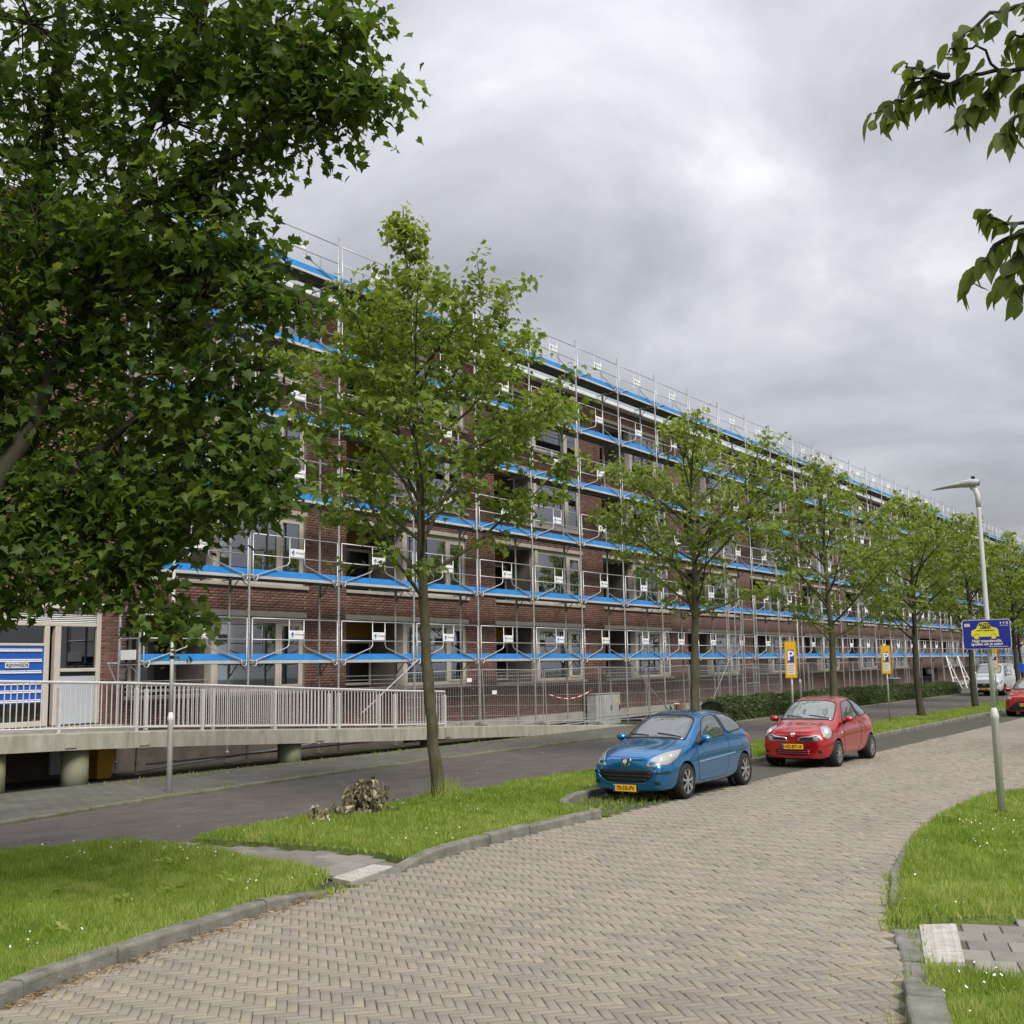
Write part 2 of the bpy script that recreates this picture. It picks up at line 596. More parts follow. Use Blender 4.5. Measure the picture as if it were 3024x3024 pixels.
for i in range(NIND):
    o = bpy.data.objects.new('brick', brick_me)
    COL.objects.link(o)
    o.parent = street
    o.location = (B[i, 0] + jx[i, 0], B[i, 1] + jx[i, 1], jz[i])
    o.rotation_euler = (tx[i], ty[i], B[i, 2] + ja[i])
s = slice(NIND, nb)
c, sn = np.cos(B[s, 2] + ja[s]), np.sin(B[s, 2] + ja[s])
T = tmpl_brick[None]
# far bricks sit closer together visually; keep all as one mass
V = np.empty((nb - NIND, 12, 3))
V[..., 0] = T[..., 0] * c[:, None] - T[..., 1] * sn[:, None] + B[s, 0][:, None] + jx[s, :1]
V[..., 1] = T[..., 0] * sn[:, None] + T[..., 1] * c[:, None] + B[s, 1][:, None] + jx[s, 1:]
V[..., 2] = T[..., 2] + jz[s][:, None] + T[..., 0] * ty[s][:, None] + T[..., 1] * tx[s][:, None]
F = (brick_faces[None] + 12 * np.arange(nb - NIND)[:, None, None]).reshape(-1, 4)
me = np_mesh('street_bricks', V.reshape(-1, 3), F, np.repeat(rng.random(nb - NIND), 12))
o = link('street_bricks', me, paver, street); o['kind'] = 'stuff'

# asphalt lane, footway along the building, parking bay
aN = [(6.0, 15.0), (9.9, 16.2), (12.7, 16.75), (17.5, 17.2), (23, 17.55), (31, 17.55), (43, 17.35), (60, 17.3), (160, 17.3)]
aS = [(160, 12.2), (40, 12.2), (20, 12.2), (10.2, 12.15), (9.45, 12.4), (8.29, 13.45), (6.0, 14.2)]
sheet('asphalt_lane', aN + aS, -0.012, asphalt)
fw = [(4.0, 14.3)] + [(x, y + 0.10) for x, y in aN] + [(160, 22.6), (41, 22.6), (41, 20.2), (4.0, 20.2)]
sheet('footway', fw, 0.035, foot_slab)
sheet('parking_bay', [(14.9, 8.5), (160, 8.5), (160, 10.12), (17.6, 10.12), (16.2, 9.9), (15.2, 9.4)], -0.008, bay_pav)


def kerb(name, pts, width, side, hfun, step=1.0, z0=-0.12, mt=None):
    """kerb stones laid end to end along a line; side=+1 keeps the stone left of the line"""
    root = empty(name); root['kind'] = 'structure'
    P = [Vector((x, y, 0)) for x, y in pts]
    seg = [(P[i + 1] - P[i]).length for i in range(len(P) - 1)]
    tot = sum(seg)

    def at(d):
        d = max(0, min(tot - 1e-6, d))
        for i, sl in enumerate(seg):
            if d <= sl: return P[i].lerp(P[i + 1], d / sl)
            d -= sl
        return P[-1]

    def nrm(d):
        t = (at(d + .15) - at(d - .15)).normalized()
        return Vector((-t.y, t.x, 0)) * side
    n = max(1, round(tot / step))
    for k in range(n):
        a, b = tot * k / n + 0.004, tot * (k + 1) / n - 0.004
        sub = 3
        mb = MB()
        rows = []
        jit = random.gauss(0, 0.007); sh_ = random.gauss(0, .006); tw_ = random.gauss(0, .006)
        for q in range(sub + 1):
            d = a + (b - a) * q / sub
            p, nn = at(d), nrm(d)
            p = p + nn * (sh_ + tw_ * (q - 1.5))
            h = hfun(d / tot) + jit
            prof = [(0.0, z0), (0.004, h - 0.025), (0.012, h - 0.008), (0.03, h), (width, h), (width, z0)]
            rows.append([len(mb.v) + i for i in range(6)])
            mb.v += [tuple(p + nn * u + Vector((0, 0, z))) for u, z in prof]
        for q in range(sub):
            for i in range(5):
                f = (rows[q][i], rows[q][i + 1], rows[q + 1][i + 1], rows[q + 1][i])
                mb.f.append(f if side < 0 else f[::-1])
        mb.f.append(tuple(rows[0])); mb.f.append(tuple(rows[-1])[::-1])
        o = mb.build('kerb_stone', mt or kerbm, root)
        bm = bmesh.new(); bm.from_mesh(o.data); bmesh.ops.recalc_face_normals(bm, faces=bm.faces); bm.to_mesh(o.data); bm.free()
    return root


kerb('kerb_left', KL, 0.14, 1, lambda t: 0.11 if t < .82 else 0.11 - (t - .82) / .18 * .10)
kerb('kerb_verge', KL2, 0.14, 1, lambda t: 0.012 + 0.10 * min(1, max(0, (t - .14) / .12)))
kerb('kerb_bay_end', [(14.83, 8.62), (15.0, 9.1), (15.4, 9.6), (16.2, 9.95), (17.4, 10.12)], 0.13, 1, lambda t: 0.11, 0.7)
kerb('kerb_bay', [(17.4, 10.12), (120, 10.12)], 0.13, 1, lambda t: 0.10, 1.0)
kerb('kerb_right', [(5.5, 1.5), (7.32, 2.15), (8.25, 2.43)], 0.24, -1, lambda t: 0.10 if t < .8 else .10 - (t - .8) / .2 * .085, 0.8)
kerb('kerb_crossing', [(8.25, 2.43), (8.95, 2.65), (9.74, 2.93)], 0.22, -1, lambda t: 0.012, 0.55)
kerb('kerb_right_lawn', KR[6:], 0.11, -1, lambda t: 0.035, 0.9)
kerb('kerb_far_right', [(21.3, 3.3), (60, 3.3)], 0.11, -1, lambda t: 0.05, 1.0)
kerb('kerb_lane_edge', [(x, y) for x, y in aN[:-1]] + [(90, 17.3)], 0.09, 1, lambda t: 0.045, 1.2, mt=mat('mossy_kerb', (0.19, 0.18, 0.14), .95, col2=(0.10, 0.11, 0.05), vscale=2.2, bump=.4))


# paths of slabs that cross the verges
def slab_path(name, poly, ang, size, z, tact=None):
    root = sheet(name, poly, z - 0.02, sandbed)
    ca, sa = math.cos(ang), math.sin(ang)
    h = size / 2 - 0.004
    mb = MB().bbox(-h, h, -h, h, -0.05, 0, 0.006)
    me = mb.mesh('slab'); me.materials.append(slabm)
    xs = [p[0] for p in poly]; ys = [p[1] for p in poly]
    cx, cy = sum(xs) / len(xs), sum(ys) / len(ys)
    n = int(6 / size)
    for i in range(-n, n + 1):
        for j in range(-n, n + 1):
            u, v = i * size, j * size + (size / 2 if i % 2 else 0)
            x, y = cx + u * ca - v * sa, cy + u * sa + v * ca
            if not in_poly(np.array([[x, y]]), poly)[0]: continue
            if tact is not None and in_poly(np.array([[x, y]]), tact)[0]: continue
            if not in_view([[x, y, z]], 0.35)[0][0]: continue
            cs = np.array([[x + (a * ca - b * sa) * size / 2, y + (a * sa + b * ca) * size / 2] for a in (-1, 1) for b in (-1, 1)])
            if in_poly(cs, street_poly).any(): continue
            o = bpy.data.objects.new('slab', me); COL.objects.link(o); o.parent = root
            o.location = (x, y, z + random.gauss(0, .0015)); o.rotation_euler = (random.gauss(0, .006), random.gauss(0, .006), ang)
    return root


def tactile(parent, corners, nx, ny, z):
    """ribbed white guidance tiles, one mesh per tile"""
    a, b, c, d = [Vector((*p, z)) for p in corners]

    def P(u, v, h=0.0):
        q = a.lerp(b, u).lerp(d.lerp(c, u), v)
        return Vector((q.x, q.y, z + h))
    for i in range(nx):
        for j in range(ny):
            mb = MB()
            u0, u1, v0, v1 = (i + .015) / nx, (i + .985) / nx, (j + .02) / ny, (j + .98) / ny
            vs = [P(u0, v0, -.05), P(u1, v0, -.05), P(u1, v1, -.05), P(u0, v1, -.05), P(u0, v0, .004), P(u1, v0, .004), P(u1, v1, .004), P(u0, v1, .004)]
            mb.add(vs, [(4, 5, 6, 7), (0, 1, 5, 4), (1, 2, 6, 5), (2, 3, 7, 6), (3, 0, 4, 7)])
            for p in range(4):
                for q in range(4):
                    cu, cv = u0 + (u1 - u0) * (p + .5) / 4, v0 + (v1 - v0) * (q + .5) / 4
                    du, dv = (u1 - u0) * .085, (v1 - v0) * .085
                    k = len(mb.v)
                    for h, f in ((.004, 1.0), (.011, .6)):
                        for t in range(8):
                            mb.v.append(tuple(P(cu + du * f * math.cos(t * PI / 4), cv + dv * f * math.sin(t * PI / 4), h)))
                    mb.f += [(k + t, k + (t + 1) % 8, k + 8 + (t + 1) % 8, k + 8 + t) for t in range(8)] + [tuple(k + 8 + t for t in range(8))]
            mb.build('tactile_tile', tactm, parent)


pathR = [(9.75, 2.9), (10.05, 2.72), (10.55, 2.0), (11.6, 0.4), (13, -2), (9.8, -2.5), (8.6, 0.2), (8.46, 1.7), (8.47, 2.05), (8.47, 2.42)]
tR = [(8.73, 2.41), (9.94, 2.77), (10.13, 2.51), (8.9, 2.16)]
pr = slab_path('footpath_right', pathR, R(17), 0.30, 0.012, tR)
tactile(pr, tR, 4, 1, 0.018)
pathL = [(9.0, 8.22), (10.2, 8.42), (10.36, 9.0), (10.4, 9.6), (10.36, 10.7), (10.05, 12.05), (9.45, 12.35), (9.62, 11.3), (9.4, 10.05), (9.3, 9.34), (9.2, 8.75)]
tL = [(9.05, 8.30), (9.98, 8.50), (9.97, 8.82), (9.14, 8.66)]
pl = slab_path('footpath_left', pathL, R(88), 0.30, 0.012, tL)
tactile(pl, tL, 3, 1, 0.018)

# lawns
lawn_m = mat('lawn_soil', (0.13, 0.18, 0.036), 0.95, col2=(0.18, 0.23, 0.055), vscale=2.5, bump=0.5, bscale=30)
LAWN_L = [(3.0, 6.9), (4.62, 7.53), (6.09, 7.88), (7.07, 8.1), (8.08, 8.3), (8.62, 8.34), (9.1, 8.75), (9.2, 9.34), (9.3, 10.05), (9.5, 11.2), (9.35, 12.3),
          (8.29, 13.4), (6.0, 14.1), (3.0, 14.6)]
LAWN_M = [(10.3, 8.5), (11.64, 8.70), (12.45, 8.72), (13.43, 8.74), (14.7, 8.76), (14.95, 9.2), (15.3, 9.7), (16.2, 10.1), (17.4, 10.26), (120, 10.26), (120, 12.15),
          (20, 12.15), (10.15, 12.1), (10.42, 10.7), (10.48, 9.6), (10.42, 9.0)]
LAWN_R = [(9.9, 2.9), (10.58, 3.06), (12.16, 3.5), (13.46, 3.77), (15.2, 4.07), (16.86, 4.23), (18.32, 4.24), (19.35, 4.16), (20.0, 3.9), (20.5, 3.45), (21.3, 3.18), (160, 3.18),
          (160, -12), (14, -12), (12.5, -1), (11.4, 0.8), (10.6, 2.1), (10.1, 2.8)]
LAWN_B = [(5.5, 1.26), (7.32, 1.91), (8.42, 2.3), (8.45, 1.7), (8.5, 0.2), (9.5, -2.5), (5, -2.5)]
for nm, poly, z in (('lawn_left', LAWN_L, 0.07), ('lawn_verge', LAWN_M, 0.07), ('lawn_right', LAWN_R, 0.05), ('lawn_corner', LAWN_B, 0.06)):
    me = MB().prism(poly, -.1, z).mesh(nm)
    bm = bmesh.new(); bm.from_mesh(me); bmesh.ops.recalc_face_normals(bm, faces=bm.faces); bm.to_mesh(me); bm.free()
    link(nm, me, lawn_m)['kind'] = 'structure'
grass_m = leafmat('grass_blade', (0.115, 0.190, 0.026), (0.25, 0.345, 0.055), (0.44, 0.44, 0.16), trans=0.42, rough=0.6)


def vnoise(P, s, seed):
    """cheap smooth value noise in 2D"""
    r = np.random.default_rng(seed)
    g = r.random((64, 64))
    x, y = P[:, 0] * s, P[:, 1] * s
    i, j = np.floor(x).astype(int), np.floor(y).astype(int)
    fx, fy = x - i, y - j
    fx, fy = fx * fx * (3 - 2 * fx), fy * fy * (3 - 2 * fy)
    a = g[i % 64, j % 64]; b = g[(i + 1) % 64, j % 64]; c = g[i % 64, (j + 1) % 64]; d = g[(i + 1) % 64, (j + 1) % 64]
    return (a * (1 - fx) + b * fx) * (1 - fy) + (c * (1 - fx) + d * fx) * fy


def grass(name, poly, z, dens, hmean, seed, xmax=200, w=0.0062, far=False):
    r = np.random.default_rng(seed)
    xs = [p[0] for p in poly]; ys = [p[1] for p in poly]
    x0, x1, y0, y1 = min(xs), min(max(xs), xmax), min(ys), max(ys)
    n = int(dens * (x1 - x0) * (y1 - y0))
    P = np.c_[r.uniform(x0, x1, n), r.uniform(y0, y1, n)]
    P = P[in_poly(P, poly)]
    P = P + r.normal(0, .045, P.shape)
    v, d = in_view(np.c_[P, np.full(len(P), z)], 0.22)
    P = P[v]; d = d[v]
    keep = r.random(len(P)) < np.clip(9.0 / d, 0.12, 1) ** 1.0
    P = P[keep]; d = d[keep]
    n = len(P)
    big = vnoise(P, 1.3, 3); fine = vnoise(P, 6.0, 4)
    H = hmean * (0.30 + 0.85 * big + .5 * fine ** 2) * r.uniform(.55, 1.4, n)
    az = r.uniform(0, 2 * PI, n)
    lean = r.uniform(0.1, 0.75, n) * H
    wd = w * np.clip(d / 10, .8, 2.6) * r.uniform(.7, 1.3, n)
    wa = r.uniform(0, 2 * PI, n)
    bx, by = np.cos(wa) * wd, np.sin(wa) * wd
    V = np.empty((n, 3, 3))
    V[:, 0] = np.c_[P[:, 0] - bx, P[:, 1] - by, np.full(n, z - .01)]
    V[:, 1] = np.c_[P[:, 0] + bx, P[:, 1] + by, np.full(n, z - .01)]
    V[:, 2] = np.c_[P[:, 0] + np.cos(az) * lean, P[:, 1] + np.sin(az) * lean, z + H]
    tint = np.clip(0.10 + 0.42 * fine + 0.38 * vnoise(P, .55, 8) + r.normal(0, .24, n), 0, 1)
    me = np_mesh(name, V.reshape(-1, 3), np.arange(3 * n).reshape(-1, 3), np.repeat(tint, 3))
    o = link(name, me, grass_m)
    return tag(o, kind='stuff'), n


G = []
g_, n_ = grass('grass_left', LAWN_L, 0.07, 5600, 0.085, 11); tag(g_, 'short green lawn grass in the left corner plot', 'grass'); G.append(n_)
g_, n_ = grass('grass_verge', LAWN_M, 0.07, 5000, 0.075, 12, 75); tag(g_, 'green grass on the verge between street and lane', 'grass'); G.append(n_)
g_, n_ = grass('grass_right', LAWN_R, 0.05, 5600, 0.075, 13); tag(g_, 'bright green grass around the right lamp post', 'grass'); G.append(n_)
g_, n_ = grass('grass_corner', LAWN_B, 0.06, 6000, 0.085, 14); tag(g_, 'grass plot in the bottom right corner', 'grass'); G.append(n_)
# weeds in joints: along kerbs and the lane edge
weedpolys = [[(8.2, 8.05), (9.1, 8.1), (9.0, 8.35), (8.3, 8.3)], [(9.6, 2.95), (10.6, 3.2), (12.2, 3.7), (12.0, 3.4), (10.5, 2.9), (9.9, 2.75)],
             [(7.2, 2.0), (8.5, 2.35), (8.5, 2.5), (7.2, 2.25)], [(14.7, 8.5), (17.5, 8.75), (17.5, 10.1), (15.6, 9.7)], [(8.55, 2.30), (9.0, 2.45), (9.9, 2.72), (9.85, 2.8), (8.6, 2.42)]]
for q, wp in enumerate(weedpolys):
    g_, n_ = grass('weeds', wp, 0.0, (900, 1500, 500, 420, 900)[q], 0.06, 30 + q, w=0.009)
    tag(g_, ('dry grass tuft at the end of the left kerb', 'weeds spilling over the right lawn kerb', 'weeds along the bottom right kerb', 'thin moss and weeds in the parking bay under the blue car',
             'weeds in the joint beside the right tactile tiles')[q], 'weeds')
g_, n_ = grass('footway_weeds', [(12, 16.85), (23, 17.6), (31, 17.7), (31, 17.95), (23, 17.9), (17, 17.6), (12, 17.2)], 0.04, 90, 0.035, 37, w=.007)
tag(g_, 'thin weeds along the edge of the asphalt lane', 'weeds')
g_, n_ = grass('ramp_weeds', [(14, 19.4), (31, 19.1), (31, 20.2), (14, 20.2)], 0.035, 120, 0.06, 38, w=.007)
tag(g_, 'weeds growing in front of the concrete ramp', 'weeds')

# moss and seedlings in the joints towards the edges of the street
g_, n_ = grass('joint_weeds', [(4.7, 6.6), (8.6, 7.5), (13.5, 8.0), (15, 8.0), (14.8, 8.55), (9.0, 8.1), (4.7, 7.3)], -.002, 60, 0.022, 51, w=.006)
tag(g_, 'tiny seedlings in the brick joints along the left kerb', 'weeds')
g_, n_ = grass('joint_weeds', [(7.4, 2.2), (9.7, 3.0), (12.2, 3.7), (11.8, 4.1), (9.3, 3.4), (7.2, 2.6)], -.002, 90, 0.022, 52, w=.006)
tag(g_, 'tiny seedlings in the brick joints along the right kerb', 'weeds')
# bits of leaf and grit lying on the lane and footway
r = np.random.default_rng(63)
n = 500
P = np.c_[r.uniform(8, 40, n), r.uniform(12.3, 19.8, n)]
P = np.c_[P, np.where(P[:, 1] > 17.7, .039, -.008)]
az = r.uniform(0, 2 * PI, n); ln = r.uniform(.012, .045, n)
V = np.stack([P + np.c_[np.cos(az + k * 2.1) * ln, np.sin(az + k * 2.1) * ln, r.uniform(0, .012, n)] for k in range(3)], 1)
me = np_mesh('lane_litter', V.reshape(-1, 3), np.arange(3 * n).reshape(-1, 3), np.repeat(r.random(n), 3))
o = link('lane_litter', me, mat('leaf_litter', (.16, .12, .06), .9, tint=(.40, .36, .26), tvar=.5))
tag(o, 'small leaf bits and grit scattered on the asphalt lane', 'litter', kind='stuff')
# daisies
dz = []
r = np.random.default_rng(5)
for poly, z, n in ((LAWN_L, .16, 60), (LAWN_M[:9] + LAWN_M[11:], .15, 50), (LAWN_R, .13, 90), (LAWN_B, .15, 40)):
    xs = [p[0] for p in poly]; ys = [p[1] for p in poly]
    P = np.c_[r.uniform(min(xs), min(21, max(xs)), n * 12), r.uniform(min(ys), max(ys), n * 12)]
    P = P[in_poly(P, poly)]
    v, d = in_view(np.c_[P, np.full(len(P), z)])
    P = P[v]
    P = P[vnoise(P, 1.1, 9) > .52][:n]
    dz += [(x, y, z) for x, y in P]
mb = MB()
for x, y, z in dz:
    rr = random.uniform(.007, .012)
    k = len(mb.v)
    mb.v += [(x + rr * math.cos(t * PI / 3), y + rr * math.sin(t * PI / 3), z + random.uniform(-.01, .01)) for t in range(6)]
    mb.f.append(tuple(range(k, k + 6)))
o = mb.build('daisies', mat('daisy_white', (0.8, 0.8, 0.76), .7))
tag(o, 'tiny white daisies dotted over the lawns', 'daisies', kind='stuff')
# straw and dead leaves swept against the left kerb
r = np.random.default_rng(21)
n = 900
t = r.random(n)
kx = np.interp(t, np.linspace(0, 1, len(KL) - 1), [p[0] for p in KL[1:]]); ky = np.interp(t, np.linspace(0, 1, len(KL) - 1), [p[1] for p in KL[1:]])
P = np.c_[kx, ky - np.abs(r.normal(0, .11, n)) - .01, np.full(n, .006)]
az = r.uniform(0, 2 * PI, n); ln = r.uniform(.01, .045, n); wd = r.uniform(.002, .006, n)
dx_, dy_ = np.cos(az), np.sin(az)
V = np.stack([P + np.c_[dx_ * ln, dy_ * ln, r.uniform(0, .02, n)], P + np.c_[-dy_ * wd, dx_ * wd, np.zeros(n)], P - np.c_[dx_ * ln, dy_ * ln, np.zeros(n)]], 1)
me = np_mesh('straw_litter', V.reshape(-1, 3), np.arange(3 * n).reshape(-1, 3), np.repeat(r.random(n), 3))
o = link('straw_litter', me, mat('straw', (0.20, 0.13, 0.06), .9, tint=(0.42, 0.32, 0.17), tvar=.4))
tag(o, 'dry straw and leaf litter swept against the left kerb', 'litter', kind='stuff')
# ================================================================== the apartment building
FY = 22.6
SH = 2.85
MX0, MP, MOW = 16.87, 7.56, 5.88
NMOD = 15
mortar = mat('mortar', (0.25, 0.215, 0.185), 0.95, var=0.15, vscale=3)
brick_red = mat('red_brown_brick', (0.205, 0.104, 0.080), 0.9, col2=(0.130, 0.070, 0.057), vscale=.8, detail=8, bump=0.3, bscale=60, tint=(0.215, 0.118, 0.088), tvar=0.16)


def brick_tex(name):
    m = bpy.data.materials.new(name); m.use_nodes = True
    t = m.node_tree; b = t.nodes['Principled BSDF']
    geo = t.nodes.new('ShaderNodeNewGeometry')
    sp = t.nodes.new('ShaderNodeSeparateXYZ'); L(t, geo.outputs['Position'], sp.inputs[0])
    cm = t.nodes.new('ShaderNodeCombineXYZ'); L(t, sp.outputs['X'], cm.inputs[0]); L(t, sp.outputs['Z'], cm.inputs[1])
    bt = t.nodes.new('ShaderNodeTexBrick')
    bt.inputs['Color1'].default_value = (0.172, 0.082, 0.064, 1)
    bt.inputs['Color2'].default_value = (0.130, 0.066, 0.053, 1)
    bt.inputs['Mortar'].default_value = (0.225, 0.195, 0.17, 1)
    bt.inputs['Scale'].default_value = 1.0
    bt.inputs['Mortar Size'].default_value = 0.007
    bt.inputs['Brick Width'].default_value = 0.225
    bt.inputs['Row Height'].default_value = 0.074
    L(t, cm.outputs[0], bt.inputs['Vector'])
    L(t, bt.outputs['Color'], b.inputs['Base Color'])
    b.inputs['Roughness'].default_value = 0.9
    return m


brick_far = brick_tex('brick_bond_far')
ochre = mat('ochre_panel', (0.24, 0.13, 0.02), 0.7, var=0.1)
soffit = mat('loggia_soffit', (0.45, 0.44, 0.41), 0.85, var=0.08)
room_m = mat('room_wall', (0.50, 0.46, 0.42), 0.9, var=0.3, vscale=1.2)
curtain_m = mat('net_curtain', (0.72, 0.69, 0.61), 0.85, var=0.1, vscale=8)
blind_m = mat('white_blind', (0.86, 0.87, 0.88), 0.7, var=0.03)
glass = glassmat('window_glass', (0.95, 0.97, 0.98), 0.24, 1.5)
panel_blue = mat('grey_blue_panel', (0.42, 0.45, 0.50), 0.5, var=0.05)

bld = empty('apartment_building', (16, FY, 0), 0, 'long four storey red brown brick apartment building behind the scaffold', 'building')


def bp(mb_or_me, name, m, parent=None, smooth=False):
    """part of the building from world-space geometry"""
    me = mb_or_me.mesh(name) if isinstance(mb_or_me, MB) else mb_or_me
    if parent is None:
        me.transform(Matrix.Translation((-16, -FY, 0)))
    o = link(name, me, m, parent or bld, smooth)
    return o


NEARX = 41.3
wall_near, wall_far = MB(), MB()
panels = []          # brick areas (x0,x1,z0,z1)


def wall(x0, x1, z0, z1):
    if x0 < NEARX - 0.3:
        wall_near.box(x0, x1, FY + 0.010, FY + 0.30, z0, z1)
        panels.append((x0, x1, z0, z1))
    else:
        wall_far.box(x0, x1, FY, FY + 0.30, z0, z1)


ZS = [1.60, 1.70, 3.67, 3.80]      # sill bottom, sill top, lintel bottom, lintel top
TOPZ = 12.98
wall(8.0, 16.19, 3.84, TOPZ)       # above the entrance
wall(16.19, MX0, 0.48, TOPZ)
PASS = 9                            # bay with the dark passage
for k in range(NMOD):
    x = MX0 + MP * k
    wall(x + MOW, x + MP, 0.48, TOPZ)
    wall(x, x + MOW, 0.48 if k != PASS else 3.5, ZS[0])
    for i in range(4):
        z0 = ZS[3] + SH * i
        z1 = ZS[0] + SH * (i + 1) if i < 3 else TOPZ
        wall(x, x + MOW, z0, z1)
bp(wall_near, 'wall', mortar)
bp(wall_far, 'far_wall', brick_far)
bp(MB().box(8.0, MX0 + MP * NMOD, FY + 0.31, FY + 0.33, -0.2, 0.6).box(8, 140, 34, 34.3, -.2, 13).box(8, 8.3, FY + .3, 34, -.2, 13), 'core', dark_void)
pl_ = MB()
x = 27.0
while x < 125:
    pl_.bbox(x + .006, x + 3.77, FY - 0.05, FY + 0.30, 0.12, 0.478, 0.012); x += 3.78
bp(pl_, 'plinth', band_conc)

# bricks of the near part: course 74 mm, stretcher bond
CB, LB = 0.074, 0.225
cells = []
for (x0, x1, z0, z1) in panels:
    c0 = int(math.ceil(z0 / CB)); c1 = int(math.floor(z1 / CB))
    for c in range(c0, c1):
        zb = c * CB
        off = 0.0 if c % 2 else LB / 2
        a = math.floor((x0 - off) / LB) * LB + off
        while a < x1:
            b0, b1 = max(a, x0), min(a + LB, x1)
            if b1 - b0 > 0.04:
                cells.append((b0 + .005, b1 - .005, zb + .0045, zb + CB - .0045))
            a += LB
cells = np.array(cells)
cc = np.c_[(cells[:, 0] + cells[:, 1]) / 2, np.full(len(cells), FY), (cells[:, 2] + cells[:, 3]) / 2]
vis, dd = in_view(cc, 0.2)
cells = cells[vis]; cc = cc[vis]; dd = dd[vis]
# those that show largest: nearest whole bricks of the pier and the wall beside the entrance
whole = (cells[:, 1] - cells[:, 0]) > LB - .02
score = np.where(whole & (cc[:, 2] < 5.2) & in_view(cc, -.005)[0], dd, 1e6)
idx = np.argsort(score)[:300]
msk = np.zeros(len(cells), bool); msk[idx] = True
wb_me = MB().add([(-LB / 2 + .005, .014, -CB / 2 + .0045), (LB / 2 - .005, .014, -CB / 2 + .0045), (LB / 2 - .005, .014, CB / 2 - .0045), (-LB / 2 + .005, .014, CB / 2 - .0045),
                  (-LB / 2 + .008, 0, -CB / 2 + .0075), (LB / 2 - .008, 0, -CB / 2 + .0075), (LB / 2 - .008, 0, CB / 2 - .0075), (-LB / 2 + .008, 0, CB / 2 - .0075)],
                 [(4, 5, 6, 7), (0, 1, 5, 4), (1, 2, 6, 5), (2, 3, 7, 6), (3, 0, 4, 7)]).mesh('wall_brick')
wb_me.materials.append(brick_red)
for i in idx:
    o = bpy.data.objects.new('wall_brick', wb_me); COL.objects.link(o); o.parent = bld
    o.location = (cc[i, 0] - 16, random.gauss(0, .0012), cc[i, 2])
C = cells[~msk]
n = len(C)
yo = FY + rng.normal(0, .0014, n)
x0, x1, z0, z1 = C.T
e_ = 0.003
V = np.empty((n, 8, 3))
for q, (xx, zz, yy) in enumerate(((x0, z0, .014), (x1, z0, .014), (x1, z1, .014), (x0, z1, .014), (x0 + e_, z0 + e_, 0), (x1 - e_, z0 + e_, 0), (x1 - e_, z1 - e_, 0), (x0 + e_, z1 - e_, 0))):
    V[:, q, 0] = xx; V[:, q, 1] = yo + yy; V[:, q, 2] = zz
Ft = np.array([(4, 5, 6, 7), (0, 1, 5, 4), (1, 2, 6, 5), (2, 3, 7, 6), (3, 0, 4, 7)])
F = (Ft[None] + 8 * np.arange(n)[:, None, None]).reshape(-1, 4)
o = bp(np_mesh('brickwork', V.reshape(-1, 3), F, np.repeat(rng.random(n), 8)), 'brickwork', brick_red)
o['kind'] = 'stuff'
NBRICK = n

# ---- window bay prototypes, local to the opening's left end at storey height 0
lint = MB().bbox(-.05, 2.90, -.035, .20, ZS[2], ZS[3], .008).bbox(2.906, MOW + .05, -.035, .20, ZS[2], ZS[3], .008).mesh('lintel'); lint.materials.append(band_conc)
sill = MB().bbox(-.02, MOW + .10, -.07, .22, ZS[0], ZS[1], .012).mesh('sill'); sill.materials.append(band_conc)
WX0, WX1, WM = 2.74, MOW, 4.93
fr = MB()
zb, zt = ZS[1], ZS[2]
fr.bbox(2.60, 2.76, .02, .30, zb, zt, .01)                    # post between loggia and window
fr.bbox(2.762, WX1, .075, .16, zb, zb + .10, .008).bbox(2.762, WX1, .075, .16, zt - .16, zt, .008)
fr.bbox(2.762, 2.86, .07, .165, zb + .10, zt - .16, .008).bbox(WX1 - .10, WX1, .07, .165, zb + .10, zt - .16, .008)
fr.bbox(WM - .07, WM + .07, .065, .17, zb + .10, zt - .16, .008)
# opening sash of the narrow light
fr.bbox(WM + .072, WM + .14, .055, .12, zb + .10, zt - .16, .006).bbox(WX1 - .17, WX1 - .102, .055, .12, zb + .10, zt - .16, .006)
fr.bbox(WM + .142, WX1 - .172, .055, .12, zb + .10, zb + .17, .006).bbox(WM + .142, WX1 - .172, .055, .12, zt - .23, zt - .16, .006)
frame_me = fr.mesh('window_frame'); frame_me.materials.append(beige)


def quad_y(x0, x1, y, z0, z1, name, m):
    me = bpy.data.meshes.new(name)
    me.from_pydata([(x0, y, z0), (x1, y, z0), (x1, y, z1), (x0, y, z1)], [], [(0, 1, 2, 3)]); me.update(); me.materials.append(m)
    return me


pane1 = MB().box(2.86, WM - .07, .105, .113, zb + .10, zt - .16).mesh('pane'); pane1.materials.append(glass)
pane2 = MB().box(WM + .14, WX1 - .17, .085, .093, zb + .17, zt - .23).mesh('pane'); pane2.materials.append(glass)
rm = MB()
a0, a1, b0, b1, c0, c1 = 2.70, MOW + .02, .24, 3.2, zb - .75, zt + .02
rm.add([(a0, b0, c0), (a1, b0, c0), (a1, b1, c0), (a0, b1, c0), (a0, b0, c1), (a1, b0, c1), (a1, b1, c1), (a0, b1, c1)],
       [(0, 1, 2, 3), (7, 6, 5, 4), (3, 2, 6, 7), (1, 5, 6, 2), (0, 3, 7, 4)])
room_me = rm.mesh('room'); room_me.materials.append(room_m)
